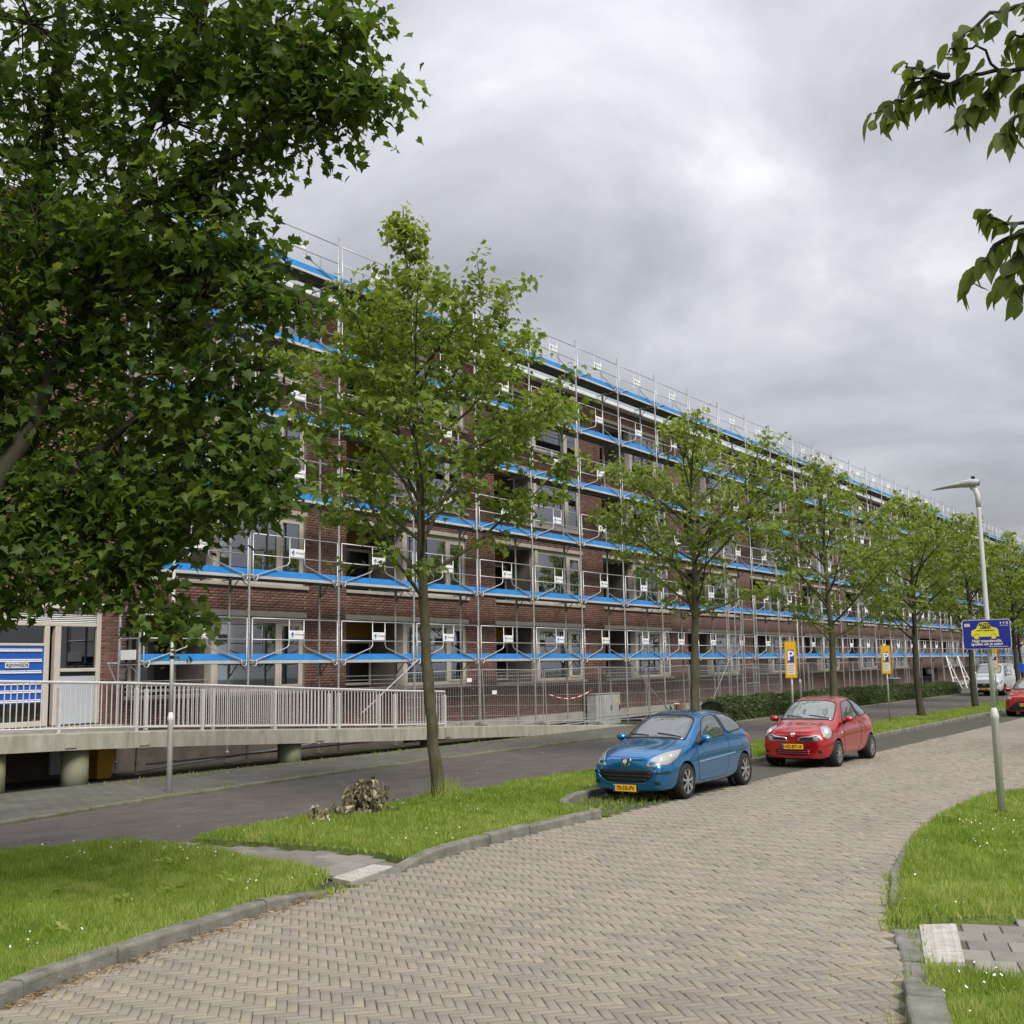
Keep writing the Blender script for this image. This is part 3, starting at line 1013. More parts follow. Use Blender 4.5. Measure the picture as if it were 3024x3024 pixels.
# loggia: back wall with door and window, side cheeks, soffit
lg = MB()
d_ = 1.35
lg.add([(0, .3, zb - .2), (0, d_, zb - .2), (0, d_, zt), (0, .3, zt)], [(0, 1, 2, 3)])
lg.add([(2.6, .3, zb - .2), (2.6, d_, zb - .2), (2.6, d_, zt), (2.6, .3, zt)], [(3, 2, 1, 0)])
lg.add([(0, d_, zb - .6), (2.6, d_, zb - .6), (2.6, d_, zt), (0, d_, zt)], [(0, 1, 2, 3)])
lg.add([(0, .3, zb - .6), (2.6, .3, zb - .6), (2.6, d_, zb - .6), (0, d_, zb - .6)], [(0, 1, 2, 3)])
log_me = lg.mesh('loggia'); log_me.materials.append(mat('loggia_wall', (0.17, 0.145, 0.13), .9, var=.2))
sof_me = MB().box(0, 2.6, .20, d_, zt - .004, zt + .06).mesh('soffit'); sof_me.materials.append(soffit)
och_me = MB().box(1.15, 2.58, d_ - .06, d_ - .01, zt - .45, zt - .02).mesh('ochre_panel'); och_me.materials.append(ochre)
ld = MB()
ld.bbox(.15, .25, d_ - .10, d_ - .02, zb - .6, zt - .3, .008).bbox(1.02, 1.12, d_ - .10, d_ - .02, zb - .6, zt - .3, .008).bbox(.252, 1.018, d_ - .10, d_ - .02, zt - .4, zt - .3, .008)
ld.bbox(1.25, 1.33, d_ - .09, d_ - .02, zb + .05, zt - .55, .008).bbox(2.42, 2.5, d_ - .09, d_ - .02, zb + .05, zt - .55, .008)
ld.bbox(1.332, 2.418, d_ - .09, d_ - .02, zb + .05, zb + .13, .008).bbox(1.332, 2.418, d_ - .09, d_ - .02, zt - .63, zt - .55, .008)
ld_me = ld.mesh('loggia_door'); ld_me.materials.append(beige)
ldp_me = MB().box(.252, 1.018, d_ - .065, d_ - .055, zb - .5, zt - .4).box(1.332, 2.418, d_ - .065, d_ - .055, zb + .13, zt - .63).mesh('pane')
ldp_me.materials.append(glassmat('loggia_glass', (.16, .18, .19), .06))
rl = MB()
for h in (.10, .22, .34):
    rl.tube([(0.02, .12, zb + h), (2.58, .12, zb + h)], .012, 5)
rl_me = rl.mesh('loggia_rail'); rl_me.materials.append(galv)


def curtain_mesh(x0, x1, z0, z1, fold=.07, amp=.025, y=.30):
    mb = MB()
    n = int((x1 - x0) / fold * 4)
    for i in range(n + 1):
        x = x0 + (x1 - x0) * i / n
        yy = y + amp * math.sin(i * PI / 2 + .3 * math.sin(i)) + random.uniform(-.006, .006)
        mb.v += [(x, yy, z0), (x, yy, z1)]
    mb.f = [(2 * i, 2 * i + 2, 2 * i + 3, 2 * i + 1) for i in range(n)]
    return mb


cur = curtain_mesh(2.86, 3.75, zb - .1, zt - .22); cur.add(*(lambda q: (q.v, q.f))(curtain_mesh(4.15, WX1 - .15, zb - .1, zt - .22)))
cur_me = cur.mesh('curtain'); cur_me.materials.append(curtain_m)
bl = MB()
for i in range(20):
    z = zt - .2 - i * .055
    bl.box(2.87, WM - .08, .20, .23, z - .045, z)
bl_me = bl.mesh('venetian_blind'); bl_me.materials.append(blind_m)
ro_me = MB().box(2.87, WM - .08, .17, .175, zb + .12, zt - .55).box(WM + .16, WX1 - .19, .17, .175, zb + .2, zt - .75).mesh('sky_glare_shade'); ro_me.materials.append(blind_m)  # white shades, also standing in for bright sky reflected in the panes
ro2_me = MB().box(2.87, WM - .08, .17, .175, zb + .95, zt - .17).mesh('sky_glare_shade'); ro2_me.materials.append(blind_m)
room_shade = {(0, 0): 'c', (1, 0): 'b', (2, 0): 'b', (3, 0): 'c', (4, 0): 'c', (0, 1): 'r2', (1, 1): 'n', (2, 1): 'c', (0, 2): 'r', (1, 2): 'c', (2, 2): 'r', (2, 3): 'r2', (3, 1): 'c', (3, 2): 'r', (3, 3): 'r'}
rs = random.Random(4)


def inst(name, me, x, z, parent):
    o = bpy.data.objects.new(name, me); COL.objects.link(o); o.parent = parent
    if parent is bld:
        o.location = (x - 16, 0, z)
    return o


for k in range(NMOD):
    for i in range(4):
        x, z = MX0 + MP * k, SH * i
        if k == PASS and i == 0:
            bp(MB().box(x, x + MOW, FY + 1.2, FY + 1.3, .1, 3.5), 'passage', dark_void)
            continue
        inst('lintel', lint, x, z, bld)
        inst('sill', sill, x, z, bld)
        w = inst('window', frame_me, x, z, bld)
        inst('pane', pane1, 0, 0, w); inst('pane', pane2, 0, 0, w)
        inst('room', room_me, 0, 0, w)
        t = room_shade.get((k, i)) or rs.choice(['c', 'c', 'b', 'r', 'r2', 'n'])
        me = {'c': cur_me, 'b': bl_me, 'r': ro_me, 'r2': ro2_me}.get(t)
        if me: inst(me.name.split('.')[0], me, 0, 0, w)
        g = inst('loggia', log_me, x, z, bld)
        inst('soffit', sof_me, 0, 0, g); inst('ochre_panel', och_me, 0, 0, g)
        if k < 10:
            inst('door', ld_me, 0, 0, g); inst('pane', ldp_me, 0, 0, g); inst('loggia_rail', rl_me, 0, 0, g)

# ---- roof, gutter
bp(MB().box(8, MX0 + MP * NMOD, FY + .02, 34.4, 13.0, 13.08), 'roof', mat('roof_felt', (.08, .08, .085), .9))
gt = MB()
x = 8.0
while x < 128:
    gt.bbox(x + .004, x + 3.996, FY - .34, FY + .02, 12.90, 13.05, .02); x += 4.0
bp(gt, 'gutter', mat('white_gutter', (.82, .83, .84), .4))

# ---- entrance, left: concrete lintel, louvre, door frames, post boxes
bp(MB().bbox(9.0, 16.25, FY - .10, FY + .25, 3.68, 3.835, .02), 'entrance_lintel', mat('pale_lintel', (.62, .60, .54), .8, var=.08))
ef = MB()
ef.bbox(16.07, 16.187, FY - .03, FY + .14, 1.12, 3.675, .012)
ef.bbox(9.0, 16.068, FY - .01, FY + .12, 3.60, 3.675, .01).bbox(9.0, 16.068, FY - .02, FY + .12, 3.30, 3.37, .01)
ef.bbox(15.01, 15.16, FY - .02, FY + .12, 1.12, 3.298, .012)
ef.bbox(14.75, 14.875, FY - .03, FY + .12, 1.12, 3.298, .012)
ef.bbox(9.0, 14.748, FY - .03, FY + .10, 2.86, 2.92, .01).bbox(9.0, 14.748, FY - .02, FY + .10, 1.12, 1.24, .01)
ef.bbox(15.162, 16.068, FY - .03, FY + .12, 2.29, 2.37, .01)
bp(ef, 'entrance_frame', mat('entrance_frame_paint', (.50, .45, .39), .55, var=.07))
lv = MB()
for i in range(5):
    z = 3.385 + i * .042
    lv.add([(9.0, FY + .0, z), (16.06, FY + .0, z), (16.06, FY + .05, z + .034), (9.0, FY + .05, z + .034), (9.0, FY + .004, z - .006), (16.06, FY + .004, z - .006), (16.06, FY + .054, z + .028), (9.0, FY + .054, z + .028)],
           [(0, 1, 2, 3), (7, 6, 5, 4), (0, 4, 5, 1), (1, 5, 6, 2), (3, 2, 6, 7)])
bp(lv, 'louvre', white_paint)
dg_ = glassmat('entrance_glass', (.25, .27, .28), .09)
e = bp(MB().box(15.162, 16.068, FY + .04, FY + .05, 2.37, 3.298).box(9, 14.748, FY + .03, FY + .04, 2.92, 3.298).box(9, 14.748, FY + .03, FY + .04, 1.24, 1.62), 'pane', dg_)
bp(MB().bbox(15.162, 16.068, FY + .01, FY + .06, 1.13, 2.20, .01), 'door_panel', panel_blue)
bp(MB().box(15.162, 16.068, FY + .01, FY + .05, 2.20, 2.288), 'door_strip', black_plastic)
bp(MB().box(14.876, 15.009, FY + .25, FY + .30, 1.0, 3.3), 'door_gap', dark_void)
post = bp(MB().box(9.0, 14.745, FY - .005, FY + .028, 1.62, 2.86), 'letterbox_panel', mat('royal_blue_panel', (.015, .09, .42), .45))
for z in (2.75, 2.53, 2.285, 2.04, 1.865, 1.66):
    for j in range(4):
        ws = MB()
        x1_ = 14.70 - j * .37
        ws.bbox(x1_ - .362, x1_, FY - .03, FY - .004, z - .012, z + .018, .004)
        ws.bbox(x1_ - .362, x1_, FY - .022, FY - .004, z + .03, z + .05, .003)
        me = ws.mesh('letterbox'); me.transform(Matrix.Translation((-16, -FY, 0))); link('letterbox', me, white_paint, post)
nm = MB().bbox(13.84, 14.39, FY - .034, FY - .008, 2.385, 2.505, .006).mesh('name_plate'); nm.transform(Matrix.Translation((-16, -FY, 0)))
link('name_plate', nm, mat('plate_grey', (.62, .63, .64), .5), post)
MT = Matrix.Translation((14.115 - 16, -.0375, 2.445)) @ Matrix.Rotation(PI / 2, 4, 'X')
place_text('RIJNWEIDE', .105, MT, black_plastic, post, bold=.002)
# below deck: basement wall and a pale door
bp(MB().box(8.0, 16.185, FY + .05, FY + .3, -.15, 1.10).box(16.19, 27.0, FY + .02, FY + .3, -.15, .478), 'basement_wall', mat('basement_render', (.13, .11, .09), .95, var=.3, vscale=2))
bd = bp(MB().bbox(15.0, 15.62, FY - .02, FY + .045, .06, 1.05, .01), 'basement_door', mat('pale_door', (.60, .63, .66), .5))
lm = MB().lathe([(.001, 0), (.15, .01), (.19, .05), (.17, .09), (.02, .10)], 14)
me = lm.mesh('wall_lamp'); me.transform(Matrix.Translation((14.2 - 16, -.02, 3.93)) @ Matrix.Rotation(PI / 2, 4, 'X') @ Matrix.Diagonal((1, .42, 1.2, 1)))
link('wall_lamp', me, white_paint, bld, True)
# ================================================================== the scaffold
SX0, SB, SLIFT, SZ1 = 22.714, 3.2232, 2.1236, 2.484
SY, SW = 21.295, 0.72
K0, K1 = -2, 31
scaf = empty('scaffold', (SX0, SY, 0), 0, 'tall galvanised steel scaffold with blue toe boards along the whole building front', 'scaffold')


def sk(k): return k * SB


def sz(l): return SZ1 + (l - 1) * SLIFT


def sinst(name, me, x, y, z, parent=None):
    o = bpy.data.objects.new(name, me); COL.objects.link(o); o.parent = parent or scaf
    o.location = (x, y, z)
    return o


# posts with couplers at every lift; outer ones rise above the top deck
def post_mesh(top, name):
    mb = MB().tube([(0, 0, .06), (0, 0, top)], .030, 8)
    mb.box(-.075, .075, -.075, .075, 0.0, .012)
    mb.lathe([(.042, .20), (.05, .215), (.05, .245), (.042, .26)], 8)
    for l in range(1, 7):
        z = sz(l)
        mb.lathe([(.03, z - .02), (.043, z - .015), (.043, z + .015), (.03, z + .02)], 8)
        mb.lathe([(.031, z + .62), (.034, z + .63), (.034, z + .93), (.031, z + .94)], 8)
        mb.tube([(-.055, 0, z + 1.26), (.055, 0, z + 1.26)], .008, 4)
    me = mb.mesh(name); me.materials.append(galv)
    return me


outer_me = post_mesh(sz(6) + 1.32, 'outer_post')
inner_me = post_mesh(sz(6) + 0.62, 'inner_post')
# deck: two steel planks with ribs underneath and rolled edges
dk = MB()
for y0 in (.045, .375):
    dk.box(.03, SB - .03, y0, y0 + .31, -.012, 0)
    for yy in (y0, y0 + .295):
        dk.box(.03, SB - .03, yy, yy + .015, -.065, -.0122)
    for j in range(1, 5):
        dk.box(.05, SB - .05, y0 + .055 * j, y0 + .055 * j + .016, -.04, -.0122)
deck_me = dk.mesh('deck'); deck_me.materials.append(dark_steel)
rail_edge = MB().bbox(.03, SB - .03, .005, .04, -.065, .012, .006).mesh('deck_edge'); rail_edge.materials.append(mat('pale_galvanised', (.62, .62, .62), .45, .4, var=.1))
toe_me = MB().bbox(.035, SB - .035, .012, .042, .016, .175, .006).mesh('toe_board'); toe_me.materials.append(blue_board)
# guard frame
r_ = .0165
gf = MB()
zt_, zm_ = 1.06, .53
xa, xb = .085, SB - .085
ma, mb_ = SB / 2 - .265, SB / 2 + .265
y_ = -.035
gf.tube([(xa, y_, zt_), (xb, y_, zt_)], r_, 6)
gf.tube([(xa, y_, zm_), (xb, y_, zm_)], r_ * .9, 6)
for sgn, xe, xm in ((1, xa, ma), (-1, xb, mb_)):
    gf.tube([(xe, y_, zt_), (xe, y_, -.03), (xe + sgn * .02, y_, -.10), (xe + sgn * .08, y_, -.125), (xe + sgn * .14, y_, -.10), (xe + sgn * .165, y_, -.03), (xe + sgn * .155, y_, .035)], r_, 6)
    gf.tube([(xm, y_, zt_), (xm, y_, zm_ - .10), (xm - sgn * .025, y_, zm_ - .15), (xm - sgn * .09, y_, zm_ - .20), (xe + sgn * .12, y_, .012), (xe + sgn * .05, y_, 0), (xe - sgn * .07, y_ + .02, .02)], r_, 6)
guard_me = gf.mesh('guard_frame'); guard_me.materials.append(mat('bright_galvanised', (.50, .505, .51), .42, .5, var=.1, vscale=8))
guard_me.polygons.foreach_set('use_smooth', [True] * len(guard_me.polygons))
# name board
sg_me = MB().bbox(ma + .025, mb_ - .025, y_ - .012, y_ + .004, zm_ + .025, zm_ + .245, .004).mesh('name_board'); sg_me.materials.append(white_paint)
lt = text_mesh('Armanto', .088, 'LEFT', 0, .001)
lt.transform(Matrix.Translation((ma + .20, y_ - .0145, zm_ + .145)) @ Matrix.Rotation(PI / 2, 4, 'X'))
lt.materials.clear(); lt.materials.append(mat('print_grey', (.10, .11, .14), .6))
lo = MB()
cx, cz, yy = ma + .115, zm_ + .135, y_ - .0145
lo.add([(cx, yy, cz + .075), (cx - .065, yy, cz), (cx - .02, yy, cz - .03), (cx + .05, yy, cz + .03)], [(0, 1, 2, 3)])
lo.add([(cx + .058, yy, cz + .015), (cx - .005, yy, cz - .04), (cx + .045, yy, cz - .03)], [(0, 1, 2)])
lo.add([(cx - .04, yy, cz - .035), (cx - .02, yy, cz - .08), (cx + .03, yy, cz - .05)], [(0, 1, 2)])
lo_me = lo.mesh('logo'); lo_me.materials.append(mat('print_blue', (.02, .07, .38), .6))
# transom with knee braces under the deck
tr = MB().tube([(0, 0, -.085), (0, SW, -.085)], .024, 6).tube([(0, .03, -.30), (0, .30, -.10)], .012, 5).tube([(0, SW - .03, -.42), (0, SW - .33, -.10)], .016, 5)
tr.tube([(0, SW, -.09), (0, SW + .28, -.09)], .02, 5).box(-.02, .02, SW - .05, SW - .02, -.42, -.10)
tr_me = tr.mesh('transom'); tr_me.materials.append(dark_steel)
for k in range(K0, K1 + 1):
    sinst('outer_post', outer_me, sk(k), 0, .02)
    sinst('inner_post', inner_me, sk(k), SW, .02)
    for l in range(1, 7):
        sinst('transom', tr_me, sk(k), 0, sz(l) + .02)
for k in range(K0, K1):
    for l in range(1, 7):
        d = sinst('deck', deck_me, sk(k), 0, sz(l))
        sinst('deck_edge', rail_edge, 0, 0, 0, d)
        sinst('toe_board', toe_me, sk(k), 0, sz(l))
        sinst('guard_frame', guard_me, sk(k), 0, sz(l))
        if k < 20:
            s_ = sinst('name_board', sg_me, sk(k), 0, sz(l))
            if k < 12:
                sinst('logo', lo_me, 0, 0, 0, s_)
                sinst('lettering', lt, 0, 0, 0, s_)
# end frame at the left: cross rails and a name board
ef = MB()
for l in range(1, 7):
    for h in (.53, 1.06):
        ef.tube([(0, 0, sz(l) + h), (0, SW, sz(l) + h)], .018, 6)
    ef.tube([(0, SW + .02, sz(l) - .02), (-.30, SW + .02, sz(l) - .02)], .022, 6)
    ef.tube([(-.02, SW, sz(l) - .55), (-.28, SW, sz(l) - .03)], .016, 6)
me = ef.mesh('end_rails'); me.materials.append(galv); sinst('end_rail', me, sk(K0), 0, 0)
b_ = MB().bbox(-.010, .004, .08, .62, .05, .27, .004).mesh('name_board'); b_.materials.append(white_paint)
sinst('name_board', b_, sk(K0) - .03, 0, sz(1))
# rails near the ground and raking braces
for (x0, x1, z0, z1, yy) in ((26.0, 33.2, .30, .34, -.05), (33.2, 42.4, .33, .36, -.05), (26.0, 34.0, .12, .20, -.25), (34, 42.6, .20, .30, -.2), (16.5, 26.0, .22, .26, -.04), (16.5, 22, .06, .30, .3)):
    me = MB().tube([(0, 0, z0), (x1 - x0, 0, z1)], .024, 6).mesh('ledger'); me.materials.append(galv)
    sinst('ledger', me, x0 - SX0, yy, 0)
for (xa_, za_, xb_, zb_) in ((23.6, 1.05, 26.0, 2.46), (38.85, 2.40, 42.2, .35), (48.5, 2.4, 46.0, 0.2)):
    me = MB().tube([(0, 0, za_), (xb_ - xa_, 0, zb_)], .024, 6).mesh('raking_brace'); me.materials.append(galv)
    sinst('raking_brace', me, xa_ - SX0, -.06, 0)
# ladder bay in front of the scaffold
lad = MB()
lx = 48.6 - SX0
for yy in (-.75, -.05):
    for xx in (lx, lx + 1.6):
        lad.tube([(xx, yy, .03), (xx, yy, sz(2) + 1.1)], .025, 6)
for z in (.6, 1.3, 2.0, 3.4, 4.2):
    lad.tube([(lx, -.75, z), (lx + 1.6, -.75, z)], .02, 6)
for l in range(1, 3):
    lad.tube([(lx + .35, -.5, sz(l) - 2.0), (lx + .75, -.35, sz(l) + .2)], .018, 5).tube([(lx + .35, -.2, sz(l) - 2.0), (lx + .75, -.05, sz(l) + .2)], .018, 5)
    for i in range(7):
        f = i / 7 + .07
        lad.tube([(lx + .35 + .4 * f, -.5 + .15 * f, sz(l) - 2 + 2.2 * f), (lx + .35 + .4 * f, -.2 + .15 * f, sz(l) - 2 + 2.2 * f)], .014, 5)
me = lad.mesh('access_ladder'); me.materials.append(galv); sinst('access_ladder', me, 0, 0, 0)
# outrigger legs at the far passage
og = MB()
for xx in (88 - SX0, 91.5 - SX0):
    og.tube([(xx, -.05, sz(1)), (xx - 1.3, -.9, .05)], .04, 6).tube([(xx, -.05, sz(1)), (xx + .6, -.9, .05)], .04, 6)
    for f in (.35, .65):
        og.tube([(xx - 1.3 * f, -.05 - .85 * f, sz(1) * (1 - f)), (xx + .6 * f, -.05 - .85 * f, sz(1) * (1 - f))], .03, 5)
me = og.mesh('outrigger'); me.materials.append(white_paint); sinst('outrigger', me, 0, 0, 0)
# ================================================================== ramp, fences, street furniture
RT = [(8.0, 1.15), (12.3, 1.12), (15.2, 1.03), (17.3, 0.94), (20.9, 0.77), (24, 0.63), (26.2, 0.55), (31, 0.35), (34.6, 0.16), (37.2, 0.045)]
RY0, RY1 = 20.2, 21.15
ramp = empty('concrete_ramp', (8, RY0, 0), 0, 'long concrete access ramp on columns with a galvanised railing', 'ramp')


def rp(mb, name, m, parent=None, smooth=False):
    me = mb.mesh(name)
    me.transform(Matrix.Translation((-8, -RY0, 0)))
    return link(name, me, m, parent or ramp, smooth)


joints = [8.0, 11.5, 13.75, 15.2, 17.3, 19.1, 20.95, 24.0, 26.25, 28.6, 31.4, 34.4, 37.2]
for a, b in zip(joints[:-1], joints[1:]):
    za, zb_ = interp(RT, a), interp(RT, b)
    a2, b2 = a + .006, b - .006
    ba, bb = max(za - .34, -.12), max(zb_ - .34, -.12)
    mb = MB()
    c = .015
    prof = lambda z, bt: [(RY0, bt), (RY0, z - c), (RY0 + c, z), (RY1 - c, z), (RY1, z - c), (RY1, bt)]
    A, Bq = prof(za, ba), prof(zb_, bb)
    mb.v = [(a2, y, z) for y, z in A] + [(b2, y, z) for y, z in Bq]
    mb.f = [(i, (i + 1) % 6, 6 + (i + 1) % 6, 6 + i)[::-1] for i in range(6)] + [(0, 1, 2, 3, 4, 5), (11, 10, 9, 8, 7, 6)]
    rp(mb, 'ramp_slab', concrete)
# drip blocks on the face and the landing in front of the entrance
for x in (13.85, 15.62, 20.9, 26.1):
    z = interp(RT, x)
    rp(MB().bbox(x - .13, x + .13, RY0 - .025, RY0 - .002, z - .30, z - .02, .01), 'corbel', concrete)
rp(MB().box(8.0, 16.15, RY1 + .005, 22.58, .92, 1.105), 'landing', concrete)
mossy = mat('mossy_concrete', (0.33, 0.31, 0.26), .9, col2=(0.16, 0.19, 0.07), vscale=1.3, bump=.3)
for x, rr in ((12.45, .25), (14.25, .27), (20.25, .29), (25.75, .26)):
    rp(MB().lathe([(rr, -.1), (rr, interp(RT, x) - .345)], 20, (x, 20.62, 0)), 'column', mossy, None, True)
# railings
rail_m = mat('railing_steel', (.64, .62, .61), .45, .25, var=.08, vscale=6)
bal_me = MB().tube([(0, 0, .10), (0, 0, .985)], .0115, 6).mesh('baluster'); bal_me.materials.append(rail_m)


def railing(y, posts, name):
    mb = MB()
    xs = [posts[0]] + [p[0] for p in RT if posts[0] < p[0] < posts[-1]] + [posts[-1]]
    zt = lambda x: interp(RT, x)
    mb.tube([(x, y, zt(x) + 1.0) for x in xs], .029, 8)
    mb.tube([(x, y, zt(x) + .085) for x in xs], .021, 8)
    for x in posts:
        z = zt(x)
        mb.bbox(x - .028, x + .028, y - .05, y + .05, z - .12, z + .90, .006)
        mb.tube([(x, y, z + .88), (x + .02, y, z + 1.0)], .012, 5)
    rl = rp(mb, name, rail_m)
    a = posts[0]
    for p0, p1 in zip(posts[:-1], posts[1:]):
        n = int((p1 - p0) / .122)
        for i in range(1, n):
            x = p0 + (p1 - p0) * i / n
            o = bpy.data.objects.new('baluster', bal_me); COL.objects.link(o); o.parent = rl
            o.location = (x - 8, y - RY0, zt(x))
    return rl


railing(RY0 + .09, [10.0, 11.8, 13.62, 15.45, 17.22, 19.43, 21.65, 23.86, 26.07], 'front_railing')
railing(RY1 - .09, [16.3, 18.2, 20.1, 22.1, 24.1], 'rear_railing')
sheet('planting_bed', [(4, 20.21), (41.0, 20.21), (41.0, 22.6), (4, 22.6)], -.018, soil)

# ---- temporary mesh fence
fence = empty('mesh_fence', (24.7, 20.55, 0), 0, 'galvanised temporary mesh fence standing in front of the scaffold', 'fence')
fpx = [24.7, 28.25, 31.95, 35.45, 39.25, 42.8, 46.0, 49.6, 53.2, 56.8, 60.4, 64.0, 67.6, 71.2, 74.8]
for i, (a, b) in enumerate(zip(fpx[:-1], fpx[1:])):
    y0 = 20.55 + (.0 if i % 2 else .12); y1 = 20.55 + (.12 if i % 2 else 0)
    za = max(interp(RT, a) if a < 37 else .04, .04); zb_ = max(interp(RT, b) if b < 37 else .04, .04)
    ta, tb = 2.12 + (.04 if i % 2 else -.02), 2.12 + (-.02 if i % 2 else .04)
    a_, b_ = a + .05, b - .05
    mb = MB().tube([(a_, y0, ta), (b_, y1, tb)], .019, 6).tube([(a_ + .1, y0, za + .1), (a_, y0, ta - .03), (a_, y0, ta)], .019, 6).tube([(b_, y1, zb_ + .06), (b_, y1, tb)], .019, 6)
    mb.tube([(a_, y0, za + .14), (b_, y1, zb_ + .14)], .017, 6)
    me = mb.mesh('fence_panel'); me.transform(Matrix.Translation((-24.7, -20.55, 0)))
    p = link('fence_panel', me, galv, fence)
    if a < 50:
        w = MB()
        n = int((b_ - a_) / .115)
        for j in range(1, n):
            f = j / n
            x = a_ + (b_ - a_) * f; y = y0 + (y1 - y0) * f
            w.tube([(x, y, za + (zb_ - za) * f + .14), (x, y, ta + (tb - ta) * f)], .0042, 3, False)
        for h in (.18, .36, .54, .72, .9):
            w.tube([(a_, y0, za + (ta - za) * h), (b_, y1, zb_ + (tb - zb_) * h)], .0048, 3, False)
        me = w.mesh('wire_mesh'); me.transform(Matrix.Translation((-24.7, -20.55, 0)))
        link('wire_mesh', me, mat('fence_wire', (.52, .52, .52), .5, .4), p)
    if i < 5:
        f = MB().bbox(b - .09, b + .09, y1 - .16, y1 + .22, zb_ + .002, zb_ + .12, .02).mesh('fence_foot'); f.transform(Matrix.Translation((-24.7, -20.55, 0)))
        link('fence_foot', f, mat('fence_foot_concrete', (.30, .29, .27), .9, var=.2), p)
for (x, z) in ((27.6, 1.85), (28.9, 1.45)):
    me = MB().bbox(x - 24.7 - .12, x - 24.7 + .12, -.03, -.02, z - .06, z + .06, .003).mesh('fence_tag'); link('fence_tag', me, white_paint, fence)
# warning tape
for q, cm in ((0, (.75, .72, .70)), (1, (.55, .03, .03))):
    pass
tp = empty('barrier_tape', (32.0, 20.5, 0), 0, 'red and white barrier tape hanging from the mesh fence', 'tape')
segs = []
for i in range(25):
    f = i / 24
    segs.append((2.75 * f, -.03, 1.30 - .06 * f - .30 * 4 * f * (1 - f) * .7 + .14 * f))
for q, cm in ((0, white_paint), (1, mat('tape_red', (.55, .04, .04), .5))):
    mb = MB()
    for i in range(24):
        if (i // 2) % 2 == q:
            a, b = segs[i], segs[i + 1]
            mb.add([(a[0], a[1], a[2] - .010), (b[0], b[1], b[2] - .010), (b[0], b[1] + .01, b[2] + .010), (a[0], a[1] + .01, a[2] + .010)], [(0, 1, 2, 3)])
    mb.build('tape_stripe', cm, tp)

# ---- electricity cabinet
cab = empty('electricity_cabinet', (38.4, 22.1, 0), 0, 'grey electricity cabinet with yellow warning triangle against the brick wall', 'cabinet')
cabm = mat('cabinet_grey', (.46, .47, .46), .6, col2=(.36, .36, .33), vscale=4)
MB().bbox(-.92, .92, -.22, .22, -.16, 1.13, .02).build('housing', cabm, cab)
for a, b in ((-.40, .22), (.25, .88)):
    d = MB().bbox(a, b, -.245, -.222, .18, 1.08, .006).build('cabinet_door', cabm, cab)
    MB().bbox(b - .12, b - .06, -.265, -.247, .50, .70, .006).build('handle', black_plastic, d)
MB().bbox(-.95, .95, -.25, .25, 1.131, 1.16, .01).build('lid', cabm, cab)
MB().add([(.48, -.249, .80), (.70, -.249, .80), (.59, -.249, 1.0)], [(0, 1, 2)]).build('warning_triangle', mat('sign_yellow_small', (.75, .6, .05), .5), cab)

# ---- wheelie bin
wb = empty('yellow_bin', (15.33, 21.42, 0), R(8), 'yellow ochre wheelie bin standing under the ramp', 'bin')
mb = MB()
mb.v = [(-.20, -.24, .02), (.20, -.24, .02), (.20, .22, .02), (-.20, .22, .02), (-.27, -.33, .86), (.27, -.33, .86), (.27, .30, .86), (-.27, .30, .86)]
mb.f = [(3, 2, 1, 0), (4, 5, 6, 7), (0, 1, 5, 4), (1, 2, 6, 5), (2, 3, 7, 6), (3, 0, 4, 7)]
bm_ = mat('bin_yellow', (.42, .21, .015), .55, var=.08)
mb.build('bin_body', bm_, wb)
MB().bbox(-.29, .29, -.36, .33, .87, .91, .015).build('lid', bm_, wb)
for s_ in (-1, 1):
    MB().lathe([(.09, -.025), (.10, 0), (.09, .025)], 14, (s_ * .22, .24, .10), 'X').build('wheel', black_plastic, wb)

# ---- lamp posts
lampm = mat('lamp_post_paint', (.58, .585, .57), .5, col2=(.46, .465, .45), vscale=6, stretch=(1, 1, .25))
lamp_white = mat('lamp_post_white', (.74, .74, .71), .5, col2=(.58, .58, .52), vscale=5, stretch=(1, 1, .3))


